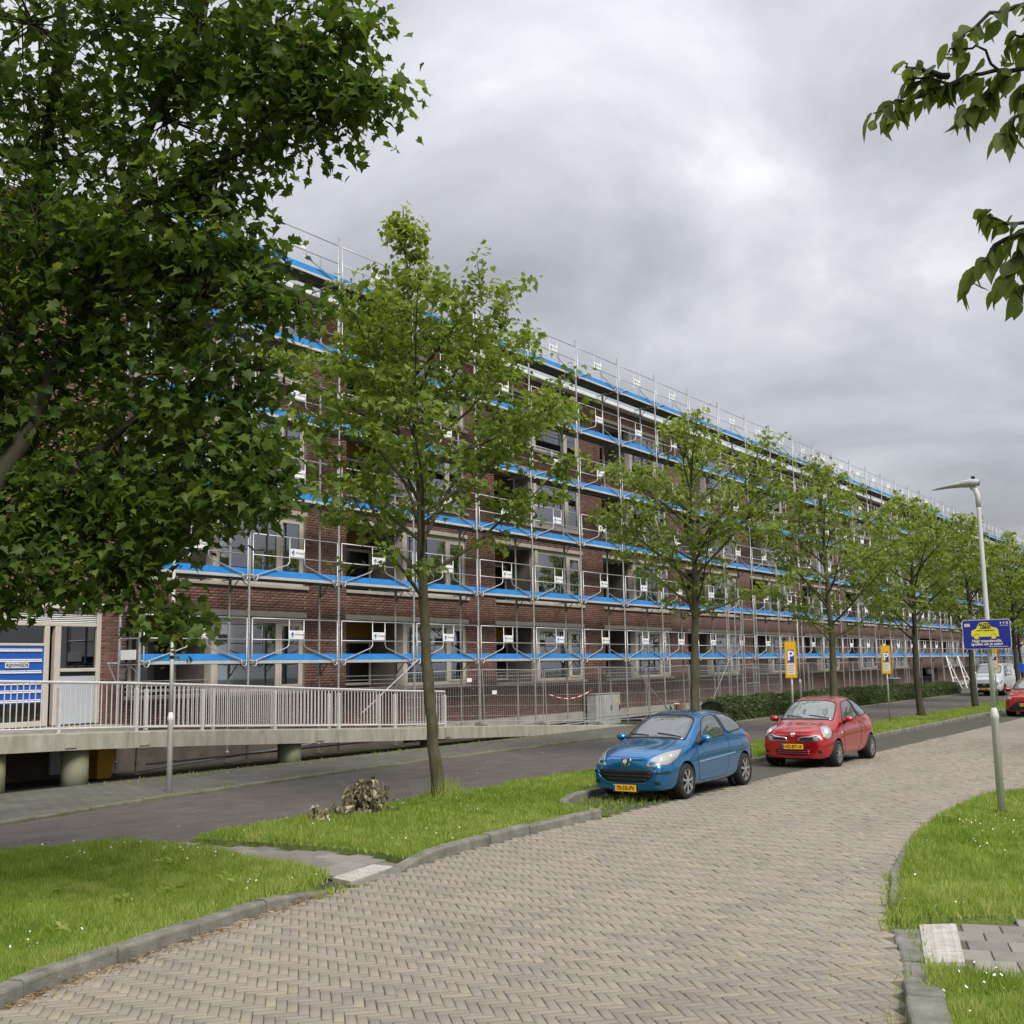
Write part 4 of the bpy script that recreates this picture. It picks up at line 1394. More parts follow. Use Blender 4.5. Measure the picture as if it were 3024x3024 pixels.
def lamp_post(loc, h, label, m, scale=1.0, head=True, hrot=0.0, lean=(0, 0)):
    root = empty('lamp_post', loc, hrot, label, 'lamp post', 'street lamps')
    root.rotation_euler = (lean[0], lean[1], hrot)
    MB().lathe([(.053, -.06), (.053, 1.30), (.060, 1.31), (.061, 1.36), (.050, 1.40), (.036, 1.46)], 14).build('post_base', m, root, True)
    MB().lathe([(.0355, 1.46), (.034, 2.6), (.031, h - .35), (.030, h - .30)], 12).build('pole', m, root, True)
    if head:
        MB().tube([(0, 0, h - .31), (0, 0, h - .14), (0, .03, h - .05), (0, .09, h + .0)], [.038, .038, .036, .034], 10).build('elbow', m, root, True)
        # luminaire: slim wedge with a rounded back
        hd = MB()
        rows = []
        for t, wy, zt, zb_ in ((-.12, .02, .045, -.005), (-.10, .07, .07, -.03), (0, .085, .085, -.04), (.12, .082, .075, -.035), (.16, .078, .055, -.028), (.35, .07, .03, -.02), (.50, .055, .005, -.022), (.58, .03, -.008, -.022)):
            rows.append(len(hd.v))
            for a in range(10):
                th = 2 * PI * a / 10
                cy, cz = math.cos(th), math.sin(th)
                hd.v.append((wy * cy, .08 + t, h + .03 + (zt + zb_) / 2 + (zt - zb_) / 2 * cz))
        for i in range(len(rows) - 1):
            for a in range(10):
                hd.f.append((rows[i] + a, rows[i] + (a + 1) % 10, rows[i + 1] + (a + 1) % 10, rows[i + 1] + a))
        hd.f.append(tuple(rows[0] + a for a in range(10))); hd.f.append(tuple(rows[-1] + a for a in range(10))[::-1])
        l_ = hd.build('luminaire', mat('luminaire_grey', (.36, .36, .36), .5, var=.1), root, True)
        MB().lathe([(.03, 0), (.03, .03), (.02, .04)], 8, (0, .05, h + .11)).build('sensor', black_plastic, l_)
    return root


lamp_post((17.30, 3.57, .05), 4.66, 'pale lamp post carrying the blue sign on the right lawn', lampm, hrot=R(-8))
lamp_post((14.07, 17.45, .03), 5.1, 'white lamp post on the footway in front of the ramp railing', lamp_white)
lamp_post((47.15, 17.45, .03), 5.1, 'grey white lamp post beside the hedge behind the first parking sign', lamp_white)
lamp_post((71.6, 15.66, .0), 5.0, 'distant slim lamp post in front of the white van', lamp_white)

# ---- blue theft warning sign clamped to the right lamp post
bs = empty('theft_warning_sign', (17.30, 3.57, 2.55), 0, 'blue theft warning sign with a yellow car clamped to the right lamp post', 'sign')
bs.rotation_euler = (0, 0, R(-82))      # local x runs left to right as read, -y faces the camera
SWd, SHt = .64, .42
cx = -.015


def rrect(w, h, r, n=4):
    pts = []
    for (sx, sy, a0) in ((1, 1, 0), (-1, 1, 90), (-1, -1, 180), (1, -1, 270)):
        for i in range(n + 1):
            a = R(a0 + 90 * i / n)
            pts.append((sx * (w / 2 - r) + r * math.cos(a), sy * (h / 2 - r) + r * math.sin(a)))
    return pts


def xz_prism(poly, y0, y1, name, m, parent):
    mb = MB().prism(poly, y0, y1)
    me = mb.mesh(name)
    me.transform(Matrix.Rotation(PI / 2, 4, 'X'))       # polygon x,y -> x,z ; extrusion -> -y
    return link(name, me, m, parent)


sheet_m = mat('sign_edge_grey', (.55, .57, .60), .4, .3)
p = xz_prism([(x + cx, y) for x, y in rrect(SWd, SHt, .035)], .085, .10, 'sign_plate', sheet_m, bs)
f = xz_prism([(x + cx, y) for x, y in rrect(SWd - .018, SHt - .018, .03)], .1005, .103, 'sign_face', mat('sign_deep_blue', (.012, .018, .22), .4, col2=(.016, .022, .26), vscale=5), p)
ym = mat('sign_yellow', (.62, .56, .04), .5)
car = [(-.185, -.02), (-.19, .03), (-.18, .06), (-.12, .085), (-.10, .13), (-.075, .165), (-.04, .175), (.02, .175), (.05, .165), (.085, .11), (.15, .09), (.17, .065), (.175, -.01), (.185, -.02), (.165, -.03), (.14, -.03), (-.16, -.03)]
xz_prism([(x + cx - .015, y - .005) for x, y in car], .1035, .105, 'yellow_car_print', ym, p)
for x0 in (-.12, .105):
    xz_prism([(cx - .015 + x0 + .035 * math.cos(t * PI / 8), -.035 + .035 * math.sin(t * PI / 8)) for t in range(16)], .1055, .1065, 'yellow_wheel_print', ym, p)
    ring = MB()
    for t in range(20):
        a, b = t * PI / 10 * .55 + .1, (t + 1) * PI / 10 * .55 + .1
    tx = lambda rr, a: (cx - .015 + x0 + rr * math.cos(a), -.107, -.035 + rr * math.sin(a))
    for t in range(12):
        a, b = PI * t / 12, PI * (t + 1) / 12
        ring.add([tx(.037, a), tx(.041, a), tx(.041, b), tx(.037, b)], [(0, 1, 2, 3)])
    ring.build('wheel_arch_print', black_plastic, p)
RX = Matrix.Rotation(PI / 2, 4, 'X')
ink = mat('print_black', (.015, .015, .012), .6)
cream = mat('print_cream', (.62, .62, .50), .6)


def st(txt, size, x, z, m, bold=.0008, sx=1.0, y=-.1075):
    place_text(txt, size, Matrix.Translation((cx + x, y, z)) @ RX, m, p, bold=bold, sx=sx)


st('AUTO', .052, -.02, .135, ink, .0022, 1.1)
st('LEEG?', .050, -.008, .095, ink, .0022, 1.1)
st("DOE 'T LIEVER ZELF!", .024, -.01, .053, ink, .0008, 1.1)
st('Haal waardevolle', .056, -.005, -.095, cream, .0016)
st('spullen uit je auto!', .056, -.005, -.140, cream, .0016)
st('1·1·2', .050, .235, .155, cream, .0016, 1.15)
st('DAAR VOOR', .018, .235, .118, cream, .0003)
me = MB().box(cx + .02, cx + .27, -.1072, -.1066, -.181, -.175).mesh('web_line'); link('web_line', me, cream, p)
me = MB().box(cx - .29, cx - .215, -.1072, -.104, .11, .155).mesh('sticker'); link('sticker', me, mat('sticker_pink', (.55, .45, .42), .6, var=.1), p)
MB().lathe([(.037, -.02), (.045, -.015), (.045, .015), (.037, .02)], 12, (0, 0, -.12)).build('clamp', galv, bs)
MB().box(-.02, .02, -.084, -.035, -.14, -.10).build('clamp_bolt', galv, bs)
MB().lathe([(.037, -.02), (.045, -.015), (.045, .015), (.037, .02)], 12, (0, 0, .12)).build('clamp', galv, bs)


# ---- yellow parking signs
yel = mat('sign_orange_yellow', (.74, .42, .02), .45)
pblue = mat('sign_p_blue', (.012, .05, .36), .4)


def p_sign(loc, rz, label, h=2.68, lean=0.0, w=.31):
    root = empty('parking_sign', loc, rz, label, 'sign', 'yellow parking signs on the verge')
    root.rotation_euler = (0, lean, rz)
    MB().tube([(0, 0, -.1), (0, 0, h - .02)], .030, 10).build('post', galv, root, True)
    b = xz_prism([(x, y + h - .49) for x, y in rrect(w, .98, .03)], .035, .05, 'board', yel, root)
    xz_prism([(x, y + h - .40) for x, y in rrect(w * .56, .34, .01, 2)], .0505, .053, 'blue_panel', pblue, b)
    place_text('P', .36, Matrix.Translation((0, -.0545, h - .40)) @ RX, white_paint, b, bold=.008)
    xz_prism([(x, y + h - .74) for x, y in rrect(w * .66, .27, .01, 2)], .0505, .052, 'text_panel', mat('sign_offwhite', (.68, .67, .66), .5), b)
    ln = MB()
    for i in range(5):
        ln.box(-w * .27, w * (.27 - .05 * (i % 3)), -.0535, -.0525, h - .655 - i * .045, h - .64 - i * .045)
    ln.build('text_lines', mat('print_midgrey', (.25, .25, .27), .6), b)
    bd = MB()
    for x0_, x1_, z0_, z1_ in ((-w / 2 + .012, w / 2 - .012, h - .022, h - .016), (-w / 2 + .012, w / 2 - .012, h - .964, h - .958), (-w / 2 + .012, -w / 2 + .018, h - .956, h - .024), (w / 2 - .018, w / 2 - .012, h - .956, h - .024)):
        bd.box(x0_, x1_, -.0515, -.0505, z0_, z1_)
    bd.build('border_line', ink, b)
    return root


p_sign((29.2, 11.05, .09), R(-72), 'yellow parking sign with blue P behind the red hatchback', lean=R(0.5))
p_sign((39.6, 11.55, .09), R(-76), 'yellow parking sign with blue P on the verge left of the fourth tree', 2.64, w=.31)
p_sign((55.6, 11.3, .09), R(-76), 'far yellow parking sign half hidden by the right lamp post', 2.62)
# far round blue sign
rb = empty('round_blue_sign', (70.4, 13.0, .0), R(-78), 'small round blue sign on a thin post at the far right', 'sign')
MB().tube([(0, 0, -.1), (0, 0, 2.0)], .03, 8).build('post', galv, rb)
xz_prism([(.30 * math.cos(t * PI / 12), 1.68 + .30 * math.sin(t * PI / 12)) for t in range(24)], .04, .055, 'disc', mat('round_sign_blue', (.01, .08, .5), .4), rb)
# waste tub on the scaffold foot
wt = empty('grey_tub', (70.8, 20.3, 0.05), 0, 'grey mortar tub standing behind the hedge by the scaffold', 'tub')
MB().lathe([(.30, .35), (.32, .36), (.42, 1.05), (.45, 1.06), (.45, 1.10), (.40, 1.10), (.30, .42)], 18).build('tub_body', mat('tub_grey', (.33, .34, .35), .6, var=.1), wt, True)
MB().box(-.32, .32, -.32, .32, 0.0, .345).build('tub_stand', galv, wt)

# ---- bicycle parked by the first hedge end
bk = empty('bicycle', (36.9, 18.35, .035), R(4), 'dark bicycle with a wooden crate parked behind the second tree', 'bicycle')
bk.scale = (.86, .86, .86)
blk = mat('bike_black', (.02, .02, .022), .4)
for x in (-.53, .53):
    mb = MB()
    for i in range(24):
        a = 2 * PI * i / 24
    mb.tube([(x + .33 * math.cos(2 * PI * i / 24), 0, .35 + .33 * math.sin(2 * PI * i / 24)) for i in range(25)], .018, 6)
    w_ = mb.build('wheel', blk, bk)
    sp = MB()
    for i in range(10):
        a = 2 * PI * i / 10
        sp.tube([(x, 0, .35), (x + .32 * math.cos(a), 0, .35 + .32 * math.sin(a))], .002, 3)
    sp.build('spokes', galv, w_)
MB().tube([(-.53, 0, .35), (-.42, 0, .85), (-.10, 0, .30), (.30, 0, .72), (-.02 + .12, 0, .62), (-.10, 0, .30), (.53, 0, .35)], .016, 6).tube([(-.42, 0, .85), (.1, 0, .40)], .016, 6).tube([(.12, 0, .30), (.28, 0, .85)], .015, 6).build('frame', blk, bk)
MB().tube([(-.42, 0, .85), (-.44, 0, 1.0), (-.36, -.28, 1.03), (-.24, -.30, 1.0)], .013, 6).tube([(-.44, 0, 1.0), (-.36, .28, 1.03), (-.24, .30, 1.0)], .013, 6).build('handlebar', galv, bk)
MB().bbox(.12, .42, -.09, .09, .86, .93, .03).build('saddle', mat('saddle_pale', (.6, .6, .58), .7), bk)
cr_ = MB()
for z in (.66, .75, .84):
    cr_.box(.42, .86, -.19, -.175, z, z + .07).box(.42, .86, .175, .19, z, z + .07).box(.42, .435, -.174, .174, z, z + .07).box(.845, .86, -.174, .174, z, z + .07)
cr_.box(.42, .86, -.19, .19, .63, .645)
cr_.build('crate', mat('crate_wood', (.36, .22, .14), .8, var=.2), bk)
# ================================================================== vehicles
rubber = mat('tyre_rubber', (.018, .018, .019), .85, var=.2, vscale=20)
alloy = mat('alloy_rim', (.52, .52, .52), .32, .8, var=.08)
hub_dark = mat('wheel_well', (.012, .012, .012), .9)
plate_y = mat('plate_yellow', (.78, .42, .015), .45)
plate_b = mat('plate_blue', (.01, .05, .35), .45)
trim_black = mat('trim_black', (.014, .014, .016), .5, var=.2)
lens = mat('lamp_lens', (.36, .36, .34), .08, .3, spec=.8, coat=.5)
lens_in = mat('lamp_reflector', (.80, .80, .80), .2, .9)
red_lens = mat('rear_lens', (.40, .01, .01), .15, coat=.6)
car_glass = mat('car_glass', (.045, .054, .057), .02, 0, spec=.9, coat=1.0)
car_glass2 = mat('car_glass_pale', (.12, .145, .145), .03, 0, spec=.9, coat=1.0)
for g_ in (car_glass, car_glass2):
    g_.node_tree.nodes['Principled BSDF'].inputs['Coat IOR'].default_value = 1.75


def paint(name, col, metal=.35):
    m = mat(name, col, .21, metal, spec=.5, coat=1.0, var=.03, vscale=2)
    m.node_tree.nodes['Principled BSDF'].inputs['Coat IOR'].default_value = 1.6
    return m


def eval_copy(ob):
    dg = bpy.context.evaluated_depsgraph_get()
    return bpy.data.meshes.new_from_object(ob.evaluated_get(dg))


def car_body(stations, arches, wr, ycut):
    """closed body skin from cross sections, subdivided, wheel arches cut out"""
    mb = MB()
    NR = 9
    for st_ in stations:
        x, zf, wf, sill, mid, sh, belt, re_, zc = st_
        half = [(0, zf), (wf, zf), sill, mid, sh, belt, re_, (re_[0] * .55, re_[1] + (zc - re_[1]) * .78), (0, zc)]
        k = len(mb.v)
        mb.v += [(x, -y, z) for y, z in half]
        mb.v += [(x, y, z) for y, z in half[1:-1]]
    n = 16
    ring = list(range(9)) + list(range(15, 8, -1))
    for i in range(len(stations) - 1):
        for j in range(16):
            a, b = ring[j], ring[(j + 1) % 16]
            mb.f.append((i * n + a, i * n + b, (i + 1) * n + b, (i + 1) * n + a))
    for base, flip in ((0, False), ((len(stations) - 1) * n, True)):
        Lf = lambda j: base + j
        Rf = lambda j: base + (j if j in (0, 8) else 8 + j)
        fs = [(Lf(0), Rf(1), Lf(1))]
        for j in range(1, 7):
            fs.append((Lf(j), Rf(j), Rf(j + 1), Lf(j + 1)))
        fs.append((Lf(7), Rf(7), Lf(8)))
        mb.f += [f if not flip else f[::-1] for f in fs]
    me = mb.mesh('body')
    bm = bmesh.new(); bm.from_mesh(me); bmesh.ops.recalc_face_normals(bm, faces=bm.faces); bm.to_mesh(me); bm.free()
    ob = bpy.data.objects.new('tmp', me); COL.objects.link(ob)
    md = ob.modifiers.new('s', 'SUBSURF'); md.levels = 3; md.render_levels = 3
    full = eval_copy(ob)
    ob.modifiers.clear()
    ob.data = full
    bvh = BVHTree.FromPolygons([v.co.copy() for v in full.vertices], [tuple(p.vertices) for p in full.polygons])
    cm = MB()
    for ax, az in arches:
        for s_ in (-1, 1):
            y0, y1 = (ycut, 1.4) if s_ > 0 else (-1.4, -ycut)
            cm.lathe([(wr, y0), (wr, y1)], 40, (ax, 0, az), 'Y')
    cme = cm.mesh('cut')
    bm = bmesh.new(); bm.from_mesh(cme); bmesh.ops.recalc_face_normals(bm, faces=bm.faces); bm.to_mesh(cme); bm.free()
    cut = bpy.data.objects.new('cut', cme); COL.objects.link(cut)
    full.materials.clear()
    md = ob.modifiers.new('b', 'BOOLEAN'); md.operation = 'DIFFERENCE'; md.solver = 'EXACT'; md.object = cut
    res = eval_copy(ob)
    bpy.data.objects.remove(ob); bpy.data.objects.remove(cut)
    res.polygons.foreach_set('use_smooth', [True] * len(res.polygons))
    return res, bvh


class Car:
    def __init__(s, name, label, cat, stations, arches, wheel_r, arch_r, ycut, pm, wy):
        s.root = empty(name, (0, 0, 0), 0, label, cat)
        me, s.bvh = car_body(stations, arches, arch_r, ycut)
        s.body = link('body', me, pm, s.root)
        # edge split so arch lips stay crisp
        md = s.body.modifiers.new('e', 'EDGE_SPLIT'); md.split_angle = R(50)
        s.pm = pm
        liner = MB()
        for ax, az in arches:
            for sg in (-1, 1):
                liner.lathe([(arch_r - .002, sg * ycut), (arch_r - .002, sg * (wy - .10))], 28, (ax, 0, az), 'Y', False)
        liner.build('wheel_well', hub_dark, s.root)
        MB().box(arches[0][0] - .4, arches[1][0] + .4, -ycut, ycut, .17, .30).build('underbody', hub_dark, s.root)

    def surf(s, p):
        loc, nrm, i, d = s.bvh.find_nearest(Vector(p))
        return loc, nrm

    def patch(s, pts, m, name, off=.006, parent=None, rings=(1.0, .86, .72, .58, .44, .3, .15), smoothn=2, both=False, lip=True):
        """curved piece hugging the body inside an outline given by rough 3D points"""
        out = []
        for sg in ((1, -1) if both else (1,)):
            P = [Vector((p[0], p[1] * sg, p[2])) for p in pts]
            for _ in range(smoothn):
                Q = []
                for i in range(len(P)):
                    a, b = P[i], P[(i + 1) % len(P)]
                    Q += [a.lerp(b, .12), a.lerp(b, .88)]
                P = Q
            Q = []
            for i in range(len(P)):
                a, b = P[i], P[(i + 1) % len(P)]
                k = max(1, int((b - a).length / .06))
                Q += [a.lerp(b, q / k) for q in range(k)]
            P = Q
            c = sum(P, Vector()) / len(P)
            n = len(P)
            mb = MB()
            if lip:
                for q in P:
                    l, nn = s.surf(q)
                    mb.v.append(tuple(l - nn * .012))
            for k in rings:
                for q in P:
                    l, nn = s.surf(c.lerp(q, k))
                    mb.v.append(tuple(l + nn * off))
            l, nn = s.surf(c); mb.v.append(tuple(l + nn * off))
            nr = len(rings) + (1 if lip else 0)
            for i in range(nr - 1):
                for j in range(n):
                    mb.f.append((i * n + j, i * n + (j + 1) % n, (i + 1) * n + (j + 1) % n, (i + 1) * n + j))
            for j in range(n):
                mb.f.append(((nr - 1) * n + j, (nr - 1) * n + (j + 1) % n, nr * n))
            me = mb.mesh(name)
            ctr = me.polygons[len(me.polygons) - 1]
            l, nn = s.surf(c)
            bm = bmesh.new(); bm.from_mesh(me); bmesh.ops.recalc_face_normals(bm, faces=bm.faces)
            if bm.faces[:][-1].normal.dot(nn) < 0:
                bmesh.ops.reverse_faces(bm, faces=bm.faces)
            bm.to_mesh(me); bm.free()
            out.append(link(name, me, m, parent or s.root, True))
        return out

    def line(s, pts, r, m, name, off=0.0, parent=None, both=False, n=5):
        for sg in ((1, -1) if both else (1,)):
            P = []
            for i in range(len(pts) - 1):
                a, b = Vector(pts[i]), Vector(pts[i + 1])
                k = max(2, int((b - a).length / .05))
                P += [a.lerp(b, q / k) for q in range(k)]
            P.append(Vector(pts[-1]))
            P = [Vector((p.x, p.y * sg, p.z)) for p in P]
            Q = []
            for p in P:
                l, nn = s.surf(p); Q.append(l + nn * off)
            MB().tube(Q, r, n).build(name, m, parent or s.root, True)

    def glazing(s, pts, m, name, both=False, off=.007):
        """a pane with its black rubber seal"""
        for sg in ((1, -1) if both else (1,)):
            P = [(p[0], p[1] * sg, p[2]) for p in pts]
            o = s.patch(P, m, name, off, smoothn=1)[0]
            Q = []
            for i in range(len(P)):
                a, b = Vector(P[i]), Vector(P[(i + 1) % len(P)])
                Q += [tuple(a.lerp(b, .12)), tuple(a.lerp(b, .88))]
            s.line(Q + [Q[0]], .011, trim_black, 'window_seal', .002, o)

    def wheel(s, x, y, z, r, spokes, style=0, rimr=None):
        rimr = rimr or r * .70
        sg = -1 if y < 0 else 1
        w = .10
        mb = MB()
        prof = [(rimr, -w), (r * .93, -w), (r * .985, -w * .75), (r, -w * .3), (r, w * .3), (r * .985, w * .75), (r * .93, w), (rimr, w * .92)]
        mb.lathe(prof, 36, (0, 0, 0), 'Y', False)
        t = mb.build('wheel', rubber, s.root, True)
        t.location = (x, y, z)
        rm = MB()
        yo = sg * w * .80
        rm.lathe([(rimr * 1.0, yo - .02 * sg), (rimr * 1.02, yo + .012 * sg), (rimr * .93, yo + .014 * sg), (rimr * .90, yo - .03 * sg)], 36, (0, 0, 0), 'Y', False)
        for i in range(spokes):
            a = 2 * PI * i / spokes + .2
            ca, sa = math.cos(a), math.sin(a)
            wi, wo = (.030, .048) if style == 0 else (.014, .022)
            v = []
            for rr, ww in ((rimr * .16, wi), (rimr * .95, wo)):
                for dy in (-.02, .0):
                    for sd in (-1, 1):
                        yy = yo + sg * (dy + (.012 if rr > .1 else .016))
                        v.append((rr * ca - sd * ww * sa * .5, yy, rr * sa + sd * ww * ca * .5))
            rm.add(v, [(0, 1, 5, 4), (2, 6, 7, 3), (0, 4, 6, 2), (1, 3, 7, 5), (4, 5, 7, 6), (0, 2, 3, 1)])
        rm.lathe([(rimr * .24, yo - .02 * sg), (rimr * .24, yo + .016 * sg), (rimr * .12, yo + .024 * sg)], 16, (0, 0, 0), 'Y')
        me = rm.mesh('rim')
        bm = bmesh.new(); bm.from_mesh(me); bmesh.ops.recalc_face_normals(bm, faces=bm.faces); bm.to_mesh(me); bm.free()
        link('rim', me, alloy, t)
        MB().lathe([(rimr * .98, yo - .05 * sg), (rimr * .98, yo - .045 * sg)], 28, (0, 0, 0), 'Y').build('brake_disc', hub_dark, t)

    def plate(s, x, y, z, txt, tilt=0.0, w=.50, h=.115):
        M_ = Matrix.Translation((x, y, z)) @ Matrix.Rotation(-PI / 2, 4, 'Z') @ Matrix.Rotation(PI / 2 + tilt, 4, 'X')
        mb = MB().bbox(-w / 2, w / 2, -h / 2, h / 2, -.012, 0, .004)
        me = mb.mesh('plate'); me.transform(M_)
        p = link('number_plate', me, plate_y, s.root)
        me = MB().box(-w / 2 + .004, -w / 2 + .05, -h / 2 + .005, h / 2 - .005, .0006, .0016).mesh('euro_band'); me.transform(M_); link('euro_band', me, plate_b, p)
        place_text(txt, .098, M_ @ Matrix.Translation((.025, 0, .0022)), ink, p, bold=.0022)
        me = MB().box(-w / 2 - .008, w / 2 + .008, -h / 2 - .008, h / 2 + .008, -.02, -.0125).mesh('plate_holder'); me.transform(M_); link('plate_holder', me, black_plastic, p)
        return p

    def mirror(s, x, y, z, m, k=1.0):
        for sg in (-1, 1):
            mb = MB()
            rows = []
            for t in range(9):
                th = PI * t / 8
                row = []
                for a in range(12):
                    ph = 2 * PI * a / 12
                    px = .075 * k * math.cos(th) * (1.25 if math.cos(th) < 0 else .35)
                    row.append((x + px, sg * y + .115 * k * math.sin(th) * math.cos(ph), z + .075 * k * math.sin(th) * math.sin(ph)))
                rows.append(row)
            kk = len(mb.v)
            for rw in rows: mb.v += rw
            for t in range(8):
                for a in range(12):
                    mb.f.append((kk + t * 12 + a, kk + t * 12 + (a + 1) % 12, kk + (t + 1) * 12 + (a + 1) % 12, kk + (t + 1) * 12 + a))
            o = mb.build('mirror', m, s.root, True)
            MB().tube([(x + .02, sg * (y - .16 * k), z - .10 * k), (x, sg * (y - .06 * k), z - .04 * k)], .03 * k, 8).build('mirror_arm', trim_black, o, True)
            MB().lathe([(.085 * k, 0), (.08 * k, .006)], 14, (0, 0, 0), 'X').build('mirror_glass', mat('mirror_face', (.5, .52, .55), .05, 1), o).matrix_basis = Matrix.Translation((x + .028, sg * y, z)) @ Matrix.Diagonal((1, 1.2, .8, 1))

    def put(s, x, y, z, sc, rz=0.0):
        s.root.location = (x, y, z); s.root.scale = (sc, sc, sc); s.root.rotation_euler = (0, 0, rz)


def win_outline(pts):
    return pts


# ---------------------------------------------------------------- blue hatchback
blue = paint('blue_metallic', (.004, .165, .42), .78)
ST = [
    (.03, .20, .45, (.58, .235), (.64, .40), (.62, .54), (.53, .635), (.36, .675), .685),
    (.10, .18, .55, (.70, .215), (.745, .40), (.73, .57), (.63, .69), (.42, .745), .76),
    (.34, .17, .62, (.785, .20), (.825, .44), (.80, .66), (.715, .795), (.46, .855), .875),
    (.70, .17, .65, (.82, .20), (.865, .49), (.838, .745), (.755, .875), (.50, .935), .955),
    (1.08, .17, .65, (.825, .20), (.862, .50), (.842, .80), (.775, .925), (.60, .995), 1.02),
    (1.42, .17, .65, (.825, .20), (.858, .50), (.848, .82), (.795, .95), (.665, 1.175), 1.215),
    (1.80, .17, .65, (.825, .20), (.858, .50), (.85, .83), (.795, .965), (.622, 1.365), 1.405),
    (2.25, .17, .65, (.825, .20), (.858, .51), (.85, .84), (.79, .985), (.60, 1.44), 1.48),
    (2.80, .17, .65, (.825, .20), (.858, .52), (.848, .86), (.785, 1.01), (.585, 1.435), 1.475),
    (3.25, .18, .65, (.825, .21), (.865, .54), (.845, .89), (.775, 1.04), (.57, 1.385), 1.425),
    (3.58, .19, .62, (.81, .23), (.86, .55), (.832, .92), (.755, 1.06), (.55, 1.28), 1.32),
    (3.83, .21, .58, (.77, .26), (.825, .54), (.795, .90), (.715, 1.02), (.53, 1.09), 1.12),
    (3.97, .24, .50, (.70, .30), (.765, .52), (.735, .82), (.66, .92), (.50, .965), .98),
    (4.03, .28, .40, (.60, .34), (.67, .50), (.64, .74), (.56, .82), (.42, .855), .865),
]
WB = [(.86, .305), (3.40, .305)]
c = Car('blue_hatchback', 'blue three door hatchback parked in the bay', 'car', ST, WB, .305, .355, .58, blue, .80)
for x, z in WB:
    for y in (-.765, .765):
        c.wheel(x, y, z, .305, 7, 0)
c.glazing([(1.12, -.68, 1.0), (1.06, -.35, 1.03), (1.05, 0, 1.03), (1.06, .35, 1.03), (1.12, .68, 1.0), (1.45, .655, 1.2), (1.80, .58, 1.39), (1.85, .3, 1.42), (1.86, 0, 1.425), (1.85, -.3, 1.42), (1.80, -.58, 1.39), (1.45, -.655, 1.2)], car_glass, 'windscreen')
c.glazing([(1.58, -.80, .97), (1.90, -.66, 1.30), (2.10, -.62, 1.40), (2.54, -.60, 1.425), (2.66, -.79, 1.015)], car_glass, 'door_window', both=True)
c.glazing([(1.30, -.81, .94), (1.54, -.80, .965), (1.70, -.72, 1.13)], car_glass, 'quarter_light', both=True)
c.glazing([(2.74, -.785, 1.03), (2.62, -.60, 1.425), (3.0, -.58, 1.405), (3.34, -.60, 1.31), (3.54, -.68, 1.16), (3.48, -.75, 1.075)], car_glass, 'rear_side_window', both=True)
c.glazing([(3.45, -.50, 1.33), (3.45, .50, 1.33), (3.80, .52, 1.10), (3.80, -.52, 1.10)], car_glass, 'rear_window')
c.patch([(.075, -.42, .60), (.10, -.60, .585), (.30, -.77, .63), (.60, -.81, .74), (.84, -.78, .87), (.66, -.72, .845), (.36, -.61, .79), (.16, -.50, .71)], lens, 'headlight', .007, both=True)
for (xx, yy, zz, rr_) in ((.24, -.64, .70, .05), (.44, -.73, .76, .045), (.62, -.77, .81, .03)):
    c.patch([(xx + rr_ * math.cos(t * PI / 4), yy + rr_ * .3 * math.cos(t * PI / 4), zz + rr_ * .8 * math.sin(t * PI / 4)) for t in range(8)], lens_in, 'lamp_bowl', .011, both=True, smoothn=1, rings=(1.0, .5), lip=False)
g = c.patch([(.03, -.60, .54), (.03, 0, .545), (.03, .60, .54), (.04, .56, .44), (.03, .42, .345), (.02, 0, .315), (.03, -.42, .345), (.04, -.56, .44)], trim_black, 'grille', .006)[0]
for z, w in ((.50, .52), (.44, .52), (.38, .44)):
    c.line([(.0, -w, z), (.0, 0, z), (.0, w, z)], .012, black_plastic, 'grille_slat', .012, g)
c.line([(.02, -.63, .55), (.02, -.58, .42), (.02, -.43, .325), (.0, 0, .295), (.02, .43, .325), (.02, .58, .42), (.02, .63, .55)], .008, blue, 'grille_lip', .006, g)
c.patch([(.06, -.62, .475), (.12, -.73, .48), (.30, -.80, .495), (.30, -.80, .535), (.12, -.73, .525), (.06, -.62, .515)], trim_black, 'bumper_strip', .008, both=True, smoothn=1)
c.patch([(.08, -.58, .37), (.12, -.68, .36), (.12, -.68, .30), (.07, -.60, .30)], trim_black, 'fog_lamp', .005, both=True)
# badge: chromed shield with a dark field and a pale beast
c.patch([(.10, -.115, .70), (.10, .115, .70), (.06, .085, .615), (.05, 0, .60), (.06, -.085, .615)], chrome, 'badge', .010, smoothn=1)
b_ = c.patch([(.10, -.095, .69), (.10, .095, .69), (.06, .070, .622), (.05, 0, .61), (.06, -.070, .622)], black_plastic, 'badge_field', .013, smoothn=1)[0]
for (yy, zz, wy, wz) in ((.0, .655, .022, .03), (.03, .672, .022, .014), (-.028, .64, .02, .012), (.012, .63, .02, .012), (-.02, .675, .012, .014)):
    c.patch([(.08, yy - wy, zz - wz), (.08, yy + wy, zz - wz), (.08, yy + wy, zz + wz), (.08, yy - wy, zz + wz)], chrome, 'badge_beast', .0155, b_, rings=(1.0, .5), smoothn=1, lip=False)
c.plate(.002, .02, .235, '70-SX-FV')
c.line([(1.34, -.83, .955), (1.33, -.86, .60), (1.40, -.84, .26)], .005, black_plastic, 'door_seam', 0, both=True)
c.line([(2.66, -.80, 1.03), (2.72, -.86, .70), (2.62, -.86, .40), (2.50, -.84, .26)], .005, black_plastic, 'door_seam', 0, both=True)
c.line([(1.40, -.84, .255), (2.50, -.84, .255)], .005, black_plastic, 'door_seam', 0, both=True)
